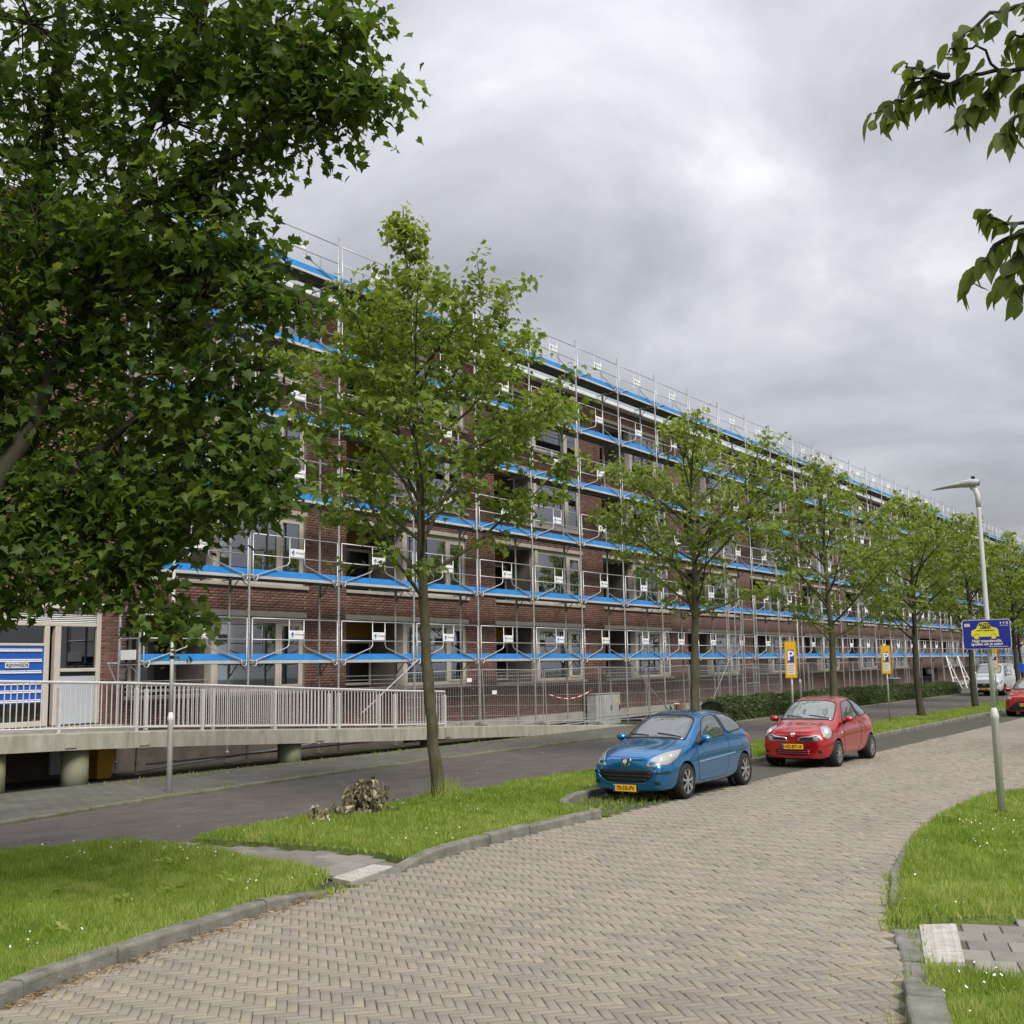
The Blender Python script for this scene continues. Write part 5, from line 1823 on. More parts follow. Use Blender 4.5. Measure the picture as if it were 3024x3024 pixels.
c.line([(1.02, -.77, .93), (.60, -.73, .87), (.30, -.60, .79), (.13, -.42, .735), (.11, 0, .745), (.13, .42, .735), (.30, .60, .79), (.60, .73, .87), (1.02, .77, .93)], .004, black_plastic, 'bonnet_seam', 0)
c.line([(1.38, -.86, .60), (2.95, -.86, .66)], .014, mat('lit_side_moulding', (.16, .32, .50), .3, .3, coat=1), 'lit_side_moulding', .004, both=True)  # body-coloured strip; its bright highlight is put into the paler blue
c.line([(1.50, -.84, .30), (2.60, -.85, .345)], .010, blue, 'sill_crease', .002, both=True)
c.patch([(2.42, -.85, .885), (2.60, -.85, .895), (2.60, -.85, .865), (2.42, -.85, .855)], blue, 'door_handle', .018, both=True, smoothn=1)
c.patch([(3.62, -.78, .98), (3.86, -.74, .96), (3.90, -.74, .80), (3.76, -.80, .78)], red_lens, 'tail_light', .008, both=True)
c.patch([(1.02, -.55, 1.0), (1.02, .55, 1.0), (1.12, .62, 1.02), (1.08, 0, 1.035), (1.12, -.62, 1.02)], trim_black, 'cowl', .003)
c.line([(1.14, -.60, 1.03), (1.20, -.05, 1.08)], .008, black_plastic, 'wiper', .016)
c.line([(1.12, .10, 1.04), (1.20, .55, 1.07)], .008, black_plastic, 'wiper', .016)
c.line([(1.86, -.59, 1.40), (2.3, -.575, 1.47), (2.9, -.565, 1.455), (3.3, -.55, 1.40)], .006, black_plastic, 'roof_channel', 0, both=True)
c.mirror(1.50, .955, 1.0, blue)
c.put(16.56, 9.175, -.004, .947)
c.root.scale[1] = .86
c.root['label'] = 'blue metallic three door hatchback with yellow plate parked nearest the camera'

# ---------------------------------------------------------------- small red hatchback
red = paint('red_metallic', (.48, .010, .016), .6)
ST = [
    (.03, .22, .45, (.56, .255), (.63, .42), (.61, .58), (.52, .69), (.36, .73), .74),
    (.10, .20, .54, (.67, .235), (.725, .42), (.71, .61), (.62, .735), (.42, .79), .80),
    (.32, .19, .60, (.75, .22), (.80, .46), (.78, .70), (.69, .83), (.46, .885), .90),
    (.62, .18, .62, (.785, .21), (.832, .50), (.805, .77), (.715, .90), (.50, .95), .965),
    (.92, .18, .62, (.785, .21), (.83, .51), (.81, .82), (.735, .95), (.58, 1.015), 1.04),
    (1.22, .18, .62, (.785, .21), (.826, .51), (.815, .84), (.755, .985), (.635, 1.20), 1.245),
    (1.56, .18, .62, (.785, .21), (.825, .52), (.815, .85), (.755, 1.0), (.60, 1.41), 1.455),
    (1.98, .18, .62, (.785, .21), (.825, .53), (.815, .87), (.75, 1.015), (.58, 1.515), 1.555),
    (2.48, .18, .62, (.785, .21), (.826, .54), (.815, .89), (.745, 1.03), (.575, 1.505), 1.55),
    (2.92, .19, .62, (.785, .22), (.832, .56), (.815, .91), (.735, 1.05), (.56, 1.42), 1.465),
    (3.25, .20, .60, (.775, .24), (.828, .57), (.80, .92), (.72, 1.06), (.55, 1.28), 1.32),
    (3.50, .22, .56, (.74, .27), (.795, .56), (.765, .89), (.69, 1.01), (.53, 1.09), 1.12),
    (3.66, .25, .48, (.67, .30), (.735, .53), (.71, .81), (.635, .91), (.49, .96), .98),
    (3.73, .29, .38, (.57, .34), (.64, .50), (.61, .72), (.54, .80), (.41, .84), .85),
]
WB = [(.73, .295), (3.16, .295)]
c = Car('red_hatchback', 'red hatchback', 'car', ST, WB, .295, .345, .56, red, .77)
for x, z in WB:
    for y in (-.735, .735):
        c.wheel(x, y, z, .295, 10, 1, .21)
c.glazing([(.96, -.64, 1.02), (.91, -.3, 1.05), (.90, 0, 1.055), (.91, .3, 1.05), (.96, .64, 1.02), (1.25, .625, 1.24), (1.58, .565, 1.45), (1.62, .3, 1.48), (1.63, 0, 1.485), (1.62, -.3, 1.48), (1.58, -.565, 1.45), (1.25, -.625, 1.24)], car_glass2, 'windscreen')
c.glazing([(1.26, -.765, .985), (1.48, -.70, 1.20), (1.74, -.60, 1.43), (2.28, -.58, 1.49), (2.42, -.745, 1.04)], car_glass, 'door_window', both=True)
c.glazing([(2.48, -.745, 1.05), (2.35, -.58, 1.49), (2.70, -.57, 1.455), (3.02, -.60, 1.31), (3.18, -.68, 1.14), (3.10, -.72, 1.08)], car_glass, 'rear_side_window', both=True)
c.glazing([(3.12, -.49, 1.36), (3.12, .49, 1.36), (3.46, .50, 1.12), (3.46, -.50, 1.12)], car_glass, 'rear_window')
for sg in (1,):
    hl_ = []
    for t in range(12):
        a = 2 * PI * t / 12
        hl_.append((.36 + .21 * math.cos(a), -.66 + .045 * math.cos(a) + .115 * math.sin(a), .795 + .09 * math.cos(a) + .11 * math.sin(a)))
    c.patch(hl_, lens, 'headlight', .016, both=True, smoothn=1)
    hl2 = [(.36 + (p[0] - .36) * .45, -.66 + (p[1] + .66) * .45, .795 + (p[2] - .795) * .45) for p in hl_]
    c.patch(hl2, lens_in, 'headlight_bulb', .024, both=True, smoothn=1)
# two slim grille slots in chrome frames
c.patch([(.05, -.11, .59), (.06, -.15, .685), (.13, -.63, .715), (.12, -.58, .605)], chrome, 'grille_frame', .008, both=True, smoothn=1)
c.patch([(.05, -.145, .61), (.06, -.175, .665), (.13, -.585, .692), (.12, -.55, .625)], trim_black, 'grille_slot', .013, both=True, smoothn=1)
c.patch([(.10, -.46, .630), (.10, -.47, .672), (.13, -.572, .685), (.12, -.545, .632)], lens, 'indicator', .016, both=True, smoothn=1)
g = c.patch([(.03, -.42, .42), (.03, 0, .42), (.03, .42, .42), (.03, .36, .30), (.02, 0, .275), (.03, -.36, .30)], trim_black, 'lower_grille', .005, smoothn=1)[0]
for z in (.325, .37):
    c.line([(.0, -.38, z), (.0, 0, z), (.0, .38, z)], .010, red, 'grille_slat', .010, g)
c.patch([(.07, -.56, .40), (.09, -.65, .40), (.09, -.65, .33), (.06, -.57, .33)], trim_black, 'fog_lamp', .005, both=True)
bd = [(.09 + .005 * math.sin(t), .055 * math.cos(t * PI / 6), .735 + .045 * math.sin(t * PI / 6)) for t in range(12)]
c.patch(bd, chrome, 'badge', .012, smoothn=1)
c.patch([(.09, -.03, .724), (.09, .03, .724), (.09, .03, .744), (.09, -.03, .744)], mat('badge_red', (.3, .05, .05), .4), 'badge_bar', .0145, rings=(1.0, .5), smoothn=0, lip=False)
c.plate(.000, 0, .475, 'HZ-871-K')
c.line([(1.18, -.80, .985), (1.16, -.83, .60), (1.24, -.81, .26)], .005, black_plastic, 'door_seam', 0, both=True)
c.line([(2.38, -.76, 1.05), (2.44, -.83, .70), (2.36, -.83, .40), (2.24, -.81, .26)], .005, black_plastic, 'door_seam', 0, both=True)
c.line([(1.24, -.81, .255), (2.24, -.81, .255)], .005, black_plastic, 'door_seam', 0, both=True)
c.line([(.86, -.735, .955), (.50, -.68, .90), (.22, -.50, .80), (.12, -.3, .765), (.10, 0, .775), (.12, .3, .765), (.22, .50, .80), (.50, .68, .90), (.86, .735, .955)], .004, black_plastic, 'bonnet_seam', 0)
c.patch([(2.14, -.82, .92), (2.32, -.82, .93), (2.32, -.82, .90), (2.14, -.82, .89)], red, 'door_handle', .018, both=True, smoothn=1)
c.patch([(1.02, -.82, .76), (1.08, -.82, .76), (1.08, -.82, .73), (1.02, -.82, .73)], lens, 'side_repeater', .008, both=True, smoothn=1)
c.patch([(3.28, -.76, 1.0), (3.50, -.72, .97), (3.56, -.72, .80), (3.42, -.78, .80)], red_lens, 'tail_light', .008, both=True)
c.patch([(.88, -.52, 1.02), (.88, .52, 1.02), (.97, .58, 1.045), (.93, 0, 1.065), (.97, -.58, 1.045)], trim_black, 'cowl', .003)
c.line([(.98, -.55, 1.05), (1.05, -.05, 1.11)], .008, black_plastic, 'wiper', .016)
c.line([(.97, .08, 1.06), (1.04, .50, 1.10)], .008, black_plastic, 'wiper', .016)
c.mirror(1.30, .905, 1.04, red)
c.put(23.32, 8.875, -.004, .935)
c.root['label'] = 'small round red hatchback with round headlights parked behind the blue car'

# ---------------------------------------------------------------- far red hatchback, cut by the picture edge
red2 = paint('bright_red', (.42, .008, .012), .25)
ST2 = [(x * 1.055, *r) for x, *r in ST]
ST2 = [
    (.03, .20, .46, (.58, .235), (.65, .40), (.63, .58), (.52, .70), (.36, .75), .765),
    (.12, .18, .55, (.70, .215), (.75, .42), (.735, .62), (.64, .755), (.42, .81), .825),
    (.36, .17, .60, (.775, .20), (.815, .46), (.79, .70), (.71, .84), (.46, .89), .905),
    (.74, .17, .62, (.80, .20), (.845, .50), (.82, .77), (.735, .91), (.50, .96), .975),
    (1.06, .17, .62, (.80, .20), (.845, .51), (.825, .82), (.755, .95), (.60, 1.01), 1.035),
    (1.40, .17, .62, (.80, .20), (.842, .51), (.828, .84), (.775, .98), (.655, 1.20), 1.24),
    (1.80, .17, .62, (.80, .20), (.842, .52), (.828, .85), (.775, .99), (.61, 1.42), 1.46),
    (2.25, .17, .62, (.80, .20), (.842, .53), (.828, .87), (.77, 1.01), (.59, 1.48), 1.52),
    (2.80, .17, .62, (.80, .20), (.842, .54), (.828, .89), (.765, 1.03), (.575, 1.465), 1.505),
    (3.25, .18, .62, (.80, .21), (.845, .56), (.825, .91), (.755, 1.05), (.56, 1.39), 1.43),
    (3.58, .19, .60, (.79, .23), (.84, .57), (.815, .92), (.735, 1.06), (.55, 1.27), 1.31),
    (3.80, .21, .56, (.75, .26), (.81, .56), (.78, .89), (.70, 1.01), (.53, 1.08), 1.11),
    (3.91, .24, .48, (.68, .30), (.75, .53), (.72, .81), (.65, .91), (.49, .96), .98),
    (3.95, .28, .38, (.58, .34), (.65, .50), (.62, .72), (.55, .80), (.41, .84), .85)]
WB = [(.82, .30), (3.33, .30)]
c = Car('red_hatchback', 'red car', 'car', ST2, WB, .30, .35, .56, red2, .77)
for x, z in WB:
    for y in (-.745, .745):
        c.wheel(x, y, z, .30, 10, 1)
c.glazing([(1.14, -.62, 1.035), (1.08, 0, 1.05), (1.14, .62, 1.035), (1.45, .62, 1.23), (1.76, .54, 1.42), (1.80, 0, 1.455), (1.76, -.54, 1.42), (1.45, -.62, 1.23)], car_glass2, 'windscreen')
c.glazing([(1.58, -.775, 1.0), (1.86, -.66, 1.29), (2.05, -.61, 1.40), (2.40, -.60, 1.43), (2.46, -.77, 1.03)], car_glass, 'door_window', both=True)
c.glazing([(2.54, -.77, 1.035), (2.48, -.60, 1.43), (3.0, -.58, 1.40), (3.36, -.66, 1.20), (3.36, -.74, 1.08)], car_glass, 'rear_side_window', both=True)
c.patch([(.10, -.50, .66), (.14, -.66, .64), (.40, -.79, .72), (.56, -.79, .80), (.34, -.70, .79), (.16, -.56, .735)], lens, 'headlight', .008, both=True)
c.patch([(.05, -.30, .60), (.05, .30, .60), (.05, .58, .38), (.05, .60, .25), (.03, 0, .23), (.05, -.60, .25), (.05, -.58, .38)], trim_black, 'grille', .006, smoothn=1)
c.patch([(.09 , .075 * math.cos(t * PI / 6), .69 + .045 * math.sin(t * PI / 6)) for t in range(12)], chrome, 'badge', .012, smoothn=1)
c.patch([(.09, .058 * math.cos(t * PI / 6), .69 + .032 * math.sin(t * PI / 6)) for t in range(12)], red2, 'badge_field', .014, smoothn=1, lip=False)
c.patch([(.09, -.03, .682), (.09, .03, .682), (.09, .03, .705), (.09, -.03, .705)], chrome, 'badge_bar', .016, rings=(1.0, .5), smoothn=1, lip=False)
c.plate(-.004, 0, .46, 'K-822-XX')
c.line([(1.0, -.755, .955), (.6, -.71, .90), (.28, -.54, .81), (.13, -.3, .785), (.12, 0, .79), (.13, .3, .785), (.28, .54, .81), (.6, .71, .90), (1.0, .755, .955)], .004, black_plastic, 'bonnet_seam', 0)
c.patch([(1.02, -.54, 1.01), (1.02, .54, 1.01), (1.10, .60, 1.035), (1.06, 0, 1.055), (1.10, -.60, 1.035)], trim_black, 'cowl', .003)
c.mirror(1.48, .925, 1.04, red2)
c.put(46.7, 8.50, -.004, .97)
c.root['label'] = 'bright red car with a wide black grille cut off by the right picture edge'

# ---------------------------------------------------------------- white van
wp = paint('van_white', (.70, .71, .72), 0.0)
STV = [
    (.03, .28, .60, (.74, .32), (.82, .50), (.80, .74), (.70, .92), (.45, .97), .98),
    (.14, .25, .70, (.86, .30), (.92, .52), (.90, .80), (.80, .98), (.50, 1.05), 1.065),
    (.50, .24, .75, (.93, .28), (.97, .56), (.95, .90), (.86, 1.08), (.56, 1.15), 1.17),
    (.95, .24, .75, (.95, .28), (.985, .60), (.965, .98), (.89, 1.16), (.72, 1.26), 1.29),
    (1.35, .24, .75, (.95, .28), (.985, .60), (.97, 1.02), (.91, 1.22), (.80, 1.58), 1.62),
    (1.75, .24, .75, (.95, .28), (.985, .62), (.972, 1.05), (.92, 1.26), (.80, 1.88), 1.92),
    (2.3, .24, .75, (.95, .28), (.985, .62), (.972, 1.08), (.93, 1.30), (.81, 1.93), 1.97),
    (3.5, .24, .75, (.95, .28), (.985, .62), (.972, 1.08), (.93, 1.32), (.82, 1.93), 1.97),
    (4.6, .24, .75, (.95, .28), (.985, .62), (.972, 1.08), (.93, 1.32), (.82, 1.92), 1.96),
    (4.90, .26, .72, (.92, .30), (.96, .62), (.95, 1.08), (.91, 1.32), (.80, 1.88), 1.92),
    (4.97, .30, .66, (.86, .34), (.90, .62), (.89, 1.08), (.85, 1.30), (.74, 1.80), 1.84)]
WB = [(1.0, .34), (3.93, .34)]
c = Car('white_van', 'van', 'van', STV, WB, .34, .40, .66, wp, .90)
for x, z in WB:
    for y in (-.87, .87):
        c.wheel(x, y, z, .34, 8, 0, .21)
c.glazing([(1.05, -.74, 1.30), (.99, 0, 1.33), (1.05, .74, 1.30), (1.35, .76, 1.57), (1.66, .72, 1.82), (1.70, 0, 1.86), (1.66, -.72, 1.82), (1.35, -.76, 1.57)], car_glass2, 'windscreen')
c.glazing([(1.40, -.90, 1.24), (1.72, -.83, 1.66), (1.90, -.82, 1.74), (2.28, -.82, 1.74), (2.28, -.91, 1.28)], car_glass, 'door_window', both=True)
c.patch([(.05, -.55, .74), (.03, 0, .75), (.05, .55, .74), (.05, .50, .50), (.03, 0, .48), (.05, -.50, .50)], trim_black, 'grille', .006, smoothn=1)
c.patch([(.04, -.62, .36), (.03, 0, .36), (.04, .62, .36), (.05, .60, .26), (.03, 0, .25), (.05, -.60, .26)], trim_black, 'lower_grille', .006, smoothn=1)
c.patch([(.03, .09 * math.cos(t * PI / 6), .66 + .035 * math.sin(t * PI / 6)) for t in range(12)], mat('oval_badge', (.35, .4, .6), .3, .5), 'badge', .012, smoothn=1)
c.patch([(.10, -.62, .76), (.20, -.80, .80), (.60, -.93, .98), (.66, -.93, .90), (.30, -.88, .72), (.12, -.72, .68)], lens, 'headlight', .008, both=True)
c.patch([(.10, -.68, .42), (.16, -.80, .42), (.16, -.80, .34), (.10, -.68, .34)], trim_black, 'fog_lamp', .006, both=True)
c.plate(.0, 0, .425, 'V-91-GKT')
c.line([(.55, -.28, 1.155), (.55, .28, 1.155)], .018, mat('van_lettering', (.30, .28, .38), .6), 'bonnet_lettering', .0)
c.line([(1.30, -.95, 1.2), (1.28, -.985, .7), (1.35, -.96, .30)], .007, black_plastic, 'door_seam', 0, both=True)
c.line([(2.36, -.84, 1.80), (2.38, -.93, 1.3), (2.38, -.985, .7), (2.36, -.95, .30)], .007, black_plastic, 'door_seam', 0, both=True)
c.line([(2.5, -.95, 1.2), (4.8, -.95, 1.2)], .008, black_plastic, 'slide_rail', 0, both=True)
c.patch([(2.7, -.95, 1.52), (3.2, -.95, 1.52), (3.2, -.95, 1.28), (2.7, -.95, 1.28)], mat('van_logo', (.30, .33, .45), .5), 'side_logo', .004, smoothn=1)
c.mirror(1.55, 1.10, 1.30, wp, 1.35)
rk = MB()
for x in (1.9, 2.6, 3.3, 4.0, 4.7):
    rk.tube([(x, -.74, 1.90), (x, -.74, 2.10), (x, .74, 2.10), (x, .74, 1.90)], .022, 6)
for y in (-.74, -.25, .25, .74):
    rk.tube([(1.85, y, 2.115), (4.75, y, 2.115)], .02, 6)
rk.tube([(1.85, -.74, 2.24), (1.85, .74, 2.24)], .02, 6)
for y in (-.74, -.4, 0, .4, .74):
    rk.tube([(1.85, y, 2.11), (1.85, y, 2.24)], .015, 5)
rk.build('roof_rack', galv, c.root)
c.put(72.6, 15.45, -.010, 1.0, R(-1.5))
c.root['label'] = 'white delivery van with a roof rack standing on the lane at the far end'
# ================================================================== trees and shrubs
bark = mat("maple_bark", (.13, .108, .072), .95, col2=(.045, .052, .020), vscale=9, detail=8, bump=1.0, bscale=45, stretch=(1, 1, .35))
bark_dark = mat('dark_bark', (.055, .045, .034), .95, col2=(.04, .042, .022), vscale=5, bump=.4, bscale=35, stretch=(1, 1, .35))

# five lobed leaf, fan round its middle; y along the midrib
_h = [(.05, -.04), (.24, -.10), (.40, .02), (.33, .18), (.56, .40), (.33, .46), (.30, .60), (.13, .66), (0, 1.0)]
_o = [(0, 0)] + _h + [(-x, y) for x, y in _h[:-1][::-1]]
MAPLE_V = np.array([(0, .36, -.05)] + [(x, y, .05 * abs(x) * 2 - .10 * max(0, y - .4)) for x, y in _o])
MAPLE_F = np.array([(0, i, i % (len(_o)) + 1) for i in range(1, len(_o) + 1)])
_o2 = [(0, 0), (.38, .02), (.27, .24), (.50, .46), (.2, .58), (0, 1.0), (-.2, .58), (-.50, .46), (-.27, .24), (-.38, .02)]
MAPLE2_V = np.array([(0, .36, -.04)] + [(x, y, .08 * abs(x) - .10 * max(0, y - .4)) for x, y in _o2])
MAPLE2_F = np.array([(0, i, i % len(_o2) + 1) for i in range(1, len(_o2) + 1)])
_o3 = [(0, 0), (.16, .10), (.29, .30), (.30, .52), (.20, .75), (.07, .92), (0, 1.05), (-.07, .92), (-.20, .75), (-.30, .52), (-.29, .30), (-.16, .10)]
OVATE_V = np.array([(0, .45, -.05)] + [(x, y, .06 * abs(x) - .06 * y * y) for x, y in _o3])
OVATE_F = np.array([(0, i, i % len(_o3) + 1) for i in range(1, len(_o3) + 1)])
DIAM_V = np.array([(0, 0, 0), (.3, .45, .05), (0, 1, -.05), (-.3, .45, .05)])
DIAM_F = np.array([(0, 1, 2), (0, 2, 3)])


def leaf_mesh(name, P, D, size, tint, TV, TF, r, roll=.5):
    """leaves at P pointing along D (unit), upper side up, rolled a little"""
    n = len(P)
    D = D / np.linalg.norm(D, axis=1, keepdims=True)
    up = np.tile([0, 0, 1.0], (n, 1)) + r.normal(0, roll, (n, 3))
    X = np.cross(D, up); X /= np.linalg.norm(X, axis=1, keepdims=True) + 1e-9
    Z = np.cross(X, D)
    S = size[:, None, None]
    wx = r.uniform(.72, 1.08, n)[:, None]; bend = r.uniform(-.05, .55, n)[:, None]; fold = r.uniform(-.25, .55, n)[:, None]; skew = r.normal(0, .12, n)[:, None]
    tx_, ty_ = TV[None, :, 0] * wx + skew * TV[None, :, 1] ** 2, TV[None, :, 1]
    tz_ = TV[None, :, 2] - bend * ty_ ** 2 + fold * np.abs(TV[None, :, 0])
    V = P[:, None, :] + S * (tx_[..., None] * X[:, None, :] + np.broadcast_to(ty_, tx_.shape)[..., None] * D[:, None, :] + tz_[..., None] * Z[:, None, :])
    m = len(TV)
    F = (TF[None] + m * np.arange(n)[:, None, None]).reshape(-1, 3)
    return np_mesh(name, V.reshape(-1, 3), F, np.repeat(np.clip(tint, 0, 1), m))


def branch_pts(r, a, d, ln, seg=6, wob=.06, lift=0.0):
    pts = [np.array(a, float)]
    d = np.array(d, float); d /= np.linalg.norm(d)
    for i in range(seg):
        d = d + r.normal(0, wob, 3) + np.array([0, 0, lift])
        d /= np.linalg.norm(d)
        pts.append(pts[-1] + d * ln / seg)
    return pts


def along(pts, t):
    f = t * (len(pts) - 1); i = min(int(f), len(pts) - 2)
    return pts[i] + (pts[i + 1] - pts[i]) * (f - i), pts[i + 1] - pts[i]


def clump(r, c, out, n, spread, size, leaves, young):
    p = c + r.normal(0, 1, (n, 3)) * np.array([spread, spread, spread * .55])
    a = r.uniform(0, 2 * PI, n)
    d = np.c_[np.cos(a), np.sin(a), r.uniform(-.75, -.05, n)] + np.array([out[0], out[1], 0]) * .7
    leaves.append((p, d, size * r.uniform(.5, 1.15, n), np.clip(young + r.normal(0, .17, n), 0, 1)))


def young_maple(seed, H, zc, prof, nl=30, trunk_r=.15, lean=(0, 0), leaf=.135, per=6, seg=8, extra=()):
    r = np.random.default_rng(seed)
    wood = MB()
    leaves = []
    # leader
    lead = []
    NL_ = 44
    for i in range(NL_ + 1):
        t = i / NL_
        z = H * t
        lead.append(np.array([lean[0] * z + .05 * math.sin(z * 1.1 + seed) + r.normal(0, .008), lean[1] * z + .05 * math.cos(z * .9 + seed) + r.normal(0, .008), z]))
    rad = [trunk_r * (1.25 - .25 * min(1, t * 16)) * (1 - t) ** .75 + .008 for t in np.linspace(0, 1, NL_ + 1)]
    rad = [q * r.uniform(.93, 1.08) for q in rad]
    rad[0] *= 1.2
    wood.tube(lead, rad, 10)
    ga = r.uniform(0, 6)
    for i in range(nl + len(extra)):
        t = min(1, i / (nl - 1))
        z = zc + (H * .95 - zc) * t ** .92
        z += r.normal(0, .12)
        ga += 2.4 + r.normal(0, .25)
        ln = prof(z) * r.uniform(.72, 1.12)
        if ln < .15: continue
        el = R(r.uniform(22, 48)) if t < .8 else R(r.uniform(45, 65))
        if i >= nl:
            z, ga, ln, el = extra[i - nl]; el = R(el); t = .5
        p0, _ = along(lead, z / H)
        d = np.array([math.cos(ga) * math.cos(el), math.sin(ga) * math.cos(el), math.sin(el)])
        pts = branch_pts(r, p0, d, ln, seg, .07, .01)
        r0 = min(.040, .010 + .0095 * ln)
        wood.tube(pts, list(np.linspace(r0, .005, seg + 1)), 5, False)
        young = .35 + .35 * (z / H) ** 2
        ns = max(2, int(ln / .26))
        for j in range(ns):
            tt = .22 + .78 * (j + r.uniform(0, .8)) / ns
            tt = min(tt, 1.0)
            p, dd_ = along(pts, tt)
            dd_ = dd_ / np.linalg.norm(dd_)
            side = np.cross(dd_, [0, 0, 1]) * (1 if j % 2 else -1)
            d2 = dd_ * .8 + side * r.uniform(.5, 1.0) + np.array([0, 0, r.normal(0.0, .25)])
            l2 = min(1.15, ln * .42) * (1.15 - tt * .65) * r.uniform(.6, 1.2)
            q = branch_pts(r, p, d2, l2, 3, .12, -.02)
            wood.tube(q, [.009, .007, .005, .003], 4, False)
            for t3 in (.45, .8, 1.05):
                c, _ = along(q, min(t3, 1.0))
                clump(r, c, d2 / np.linalg.norm(d2), r.integers(max(2, per - 3), per + 2), .12, leaf, leaves, young)
        c, _ = along(pts, 1.0)
        clump(r, c, d, per, .12, leaf, leaves, young + .1)
    for i in range(14):
        p, _ = along(lead, 1 - i * .018)
        clump(r, p, r.normal(0, 1, 3), 4, .10, leaf * .9, leaves, .75)
    P, D, S, T = [np.concatenate(q) for q in zip(*leaves)]
    return wood, (P, D, S, T), r


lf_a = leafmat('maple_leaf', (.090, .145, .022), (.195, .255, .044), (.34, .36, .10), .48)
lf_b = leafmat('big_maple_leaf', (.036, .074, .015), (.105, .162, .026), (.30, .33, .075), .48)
lf_c = leafmat('elm_leaf', (.075, .115, .022), (.135, .18, .034), (.22, .25, .06), .6)


def put_tree(name, loc, wood, lv, r, lm, label, group, TV=MAPLE_V, TF=MAPLE_F, bk_=None, grass_tuft=True):
    root = empty(name, loc, 0, label, 'tree', group)
    wood.build('trunk', bk_ or bark, root, True)
    me = leaf_mesh('crown', *lv, TV, TF, r)
    link('crown', me, lm, root)
    return root


def prof1(z):
    return float(np.interp(z, [3.2, 3.9, 5.2, 6.4, 7.2, 7.8, 8.6, 9.4, 10.3], [2.8, 3.5, 3.4, 2.8, 1.8, .85, .5, .42, .2]))


w_, lv_, r_ = young_maple(3, 10.1, 3.35, prof1, 40, .098, (-.080, 0.0), .130, 13, extra=((5.6, -.95, 3.3, 66), (6.2, 2.2, 2.4, 68)))
TG = 'young street maples along the verge'
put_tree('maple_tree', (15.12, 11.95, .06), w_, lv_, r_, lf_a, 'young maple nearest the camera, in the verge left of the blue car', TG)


def prof2(z):
    return float(np.interp(z, [2.9, 3.7, 4.8, 5.8, 6.8, 7.6, 8.4, 9.2], [2.4, 3.3, 3.5, 3.0, 2.0, 1.1, .5, .2]))


w_, lv_, r_ = young_maple(11, 7.3, 2.9, lambda z: prof2(z + .5) * .95, 28, .12, (.012, -.01), .14, 8)
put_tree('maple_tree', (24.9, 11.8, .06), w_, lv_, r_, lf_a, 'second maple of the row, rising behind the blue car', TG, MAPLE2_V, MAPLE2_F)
w_, lv_, r_ = young_maple(19, 8.1, 2.7, lambda z: prof2(z + .3) * .95, 30, .125, (.02, .01), .14, 8, extra=((5.0, 1.0, 2.6, 64),))
put_tree('maple_tree', (34.6, 11.75, .06), w_, lv_, r_, lf_a, 'third maple of the row, rising behind the red hatchback', TG, MAPLE2_V, MAPLE2_F)
far_lab = ['fourth maple of the row, beside the second parking sign', 'fifth maple of the row, its trunk just left of the van', 'sixth maple of the row, right of the van',
           'seventh maple of the row, far along the verge', 'eighth maple of the row, far along the verge', 'ninth maple of the row, at the far end', 'tenth maple, last of the row in view']
protos = []
for sd, Hh in ((23, 7.9), (31, 8.1), (37, 7.6)):
    w_, lv_, r_ = young_maple(sd, Hh, 2.9, lambda z: prof2(z + .3) * 1.0, 26, .13, (.008, .0), .18, 7, 6)
    w_me = w_.mesh('trunk'); w_me.materials.append(bark_dark)
    l_me = leaf_mesh('crown', *lv_, MAPLE2_V, MAPLE2_F, r_); l_me.materials.append(lf_a)
    protos.append((w_me, l_me))
for i, x in enumerate((44.25, 53.8, 62.6, 72.2, 81.8, 91.5, 101.0)):
    w_me, l_me = protos[i % 3]
    root = empty('maple_tree', (x, 11.75 + .12 * math.sin(i * 2.1), .05), R(67 * i), far_lab[i], 'tree', TG)
    sc = (1.0, 1.03, .98, 1.02, 1.0, 1.05, 1.0)[i]
    root.scale = (sc, sc, sc)
    link('trunk', w_me, None, root, True); link('crown', l_me, None, root)
# trees closing the street far behind
back_lab = ['far tree standing beyond the end of the lane', 'far round tree closing the street at the right edge', 'far tree showing between van and picture edge', 'farthest tree behind the row of maples']
for i, (x, y, s_) in enumerate(((112, 15.0, 1.15), (120, 11.0, 1.2), (104, 19.0, 1.0), (132, 16.0, 1.25))):
    w_me, l_me = protos[(i + 1) % 3]
    root = empty('far_tree', (x, y, 0), R(40 * i), back_lab[i], 'tree', 'trees beyond the street end')
    root.scale = (s_, s_, s_)
    link('trunk', w_me, None, root, True); link('crown', l_me, None, root)

# ---- the big maple at the left: trunk just outside the picture, limbs and lobes of leaves reach in
TB = np.array([4.85, 9.35, .08])


def ray_pt(dx_, dy_, rr):
    """a spot in the crown, given as direction from the viewpoint and range in metres"""
    s_ = 1.0 / 1932
    v = np.array(Fw) + np.array(Rt2) * (dx_ * s_ - .5) / FPX - np.array(Up2) * (dy_ * s_ - .5) / FPX
    v /= np.linalg.norm(v)
    return v * rr + np.array([0, 0, CAMZ])


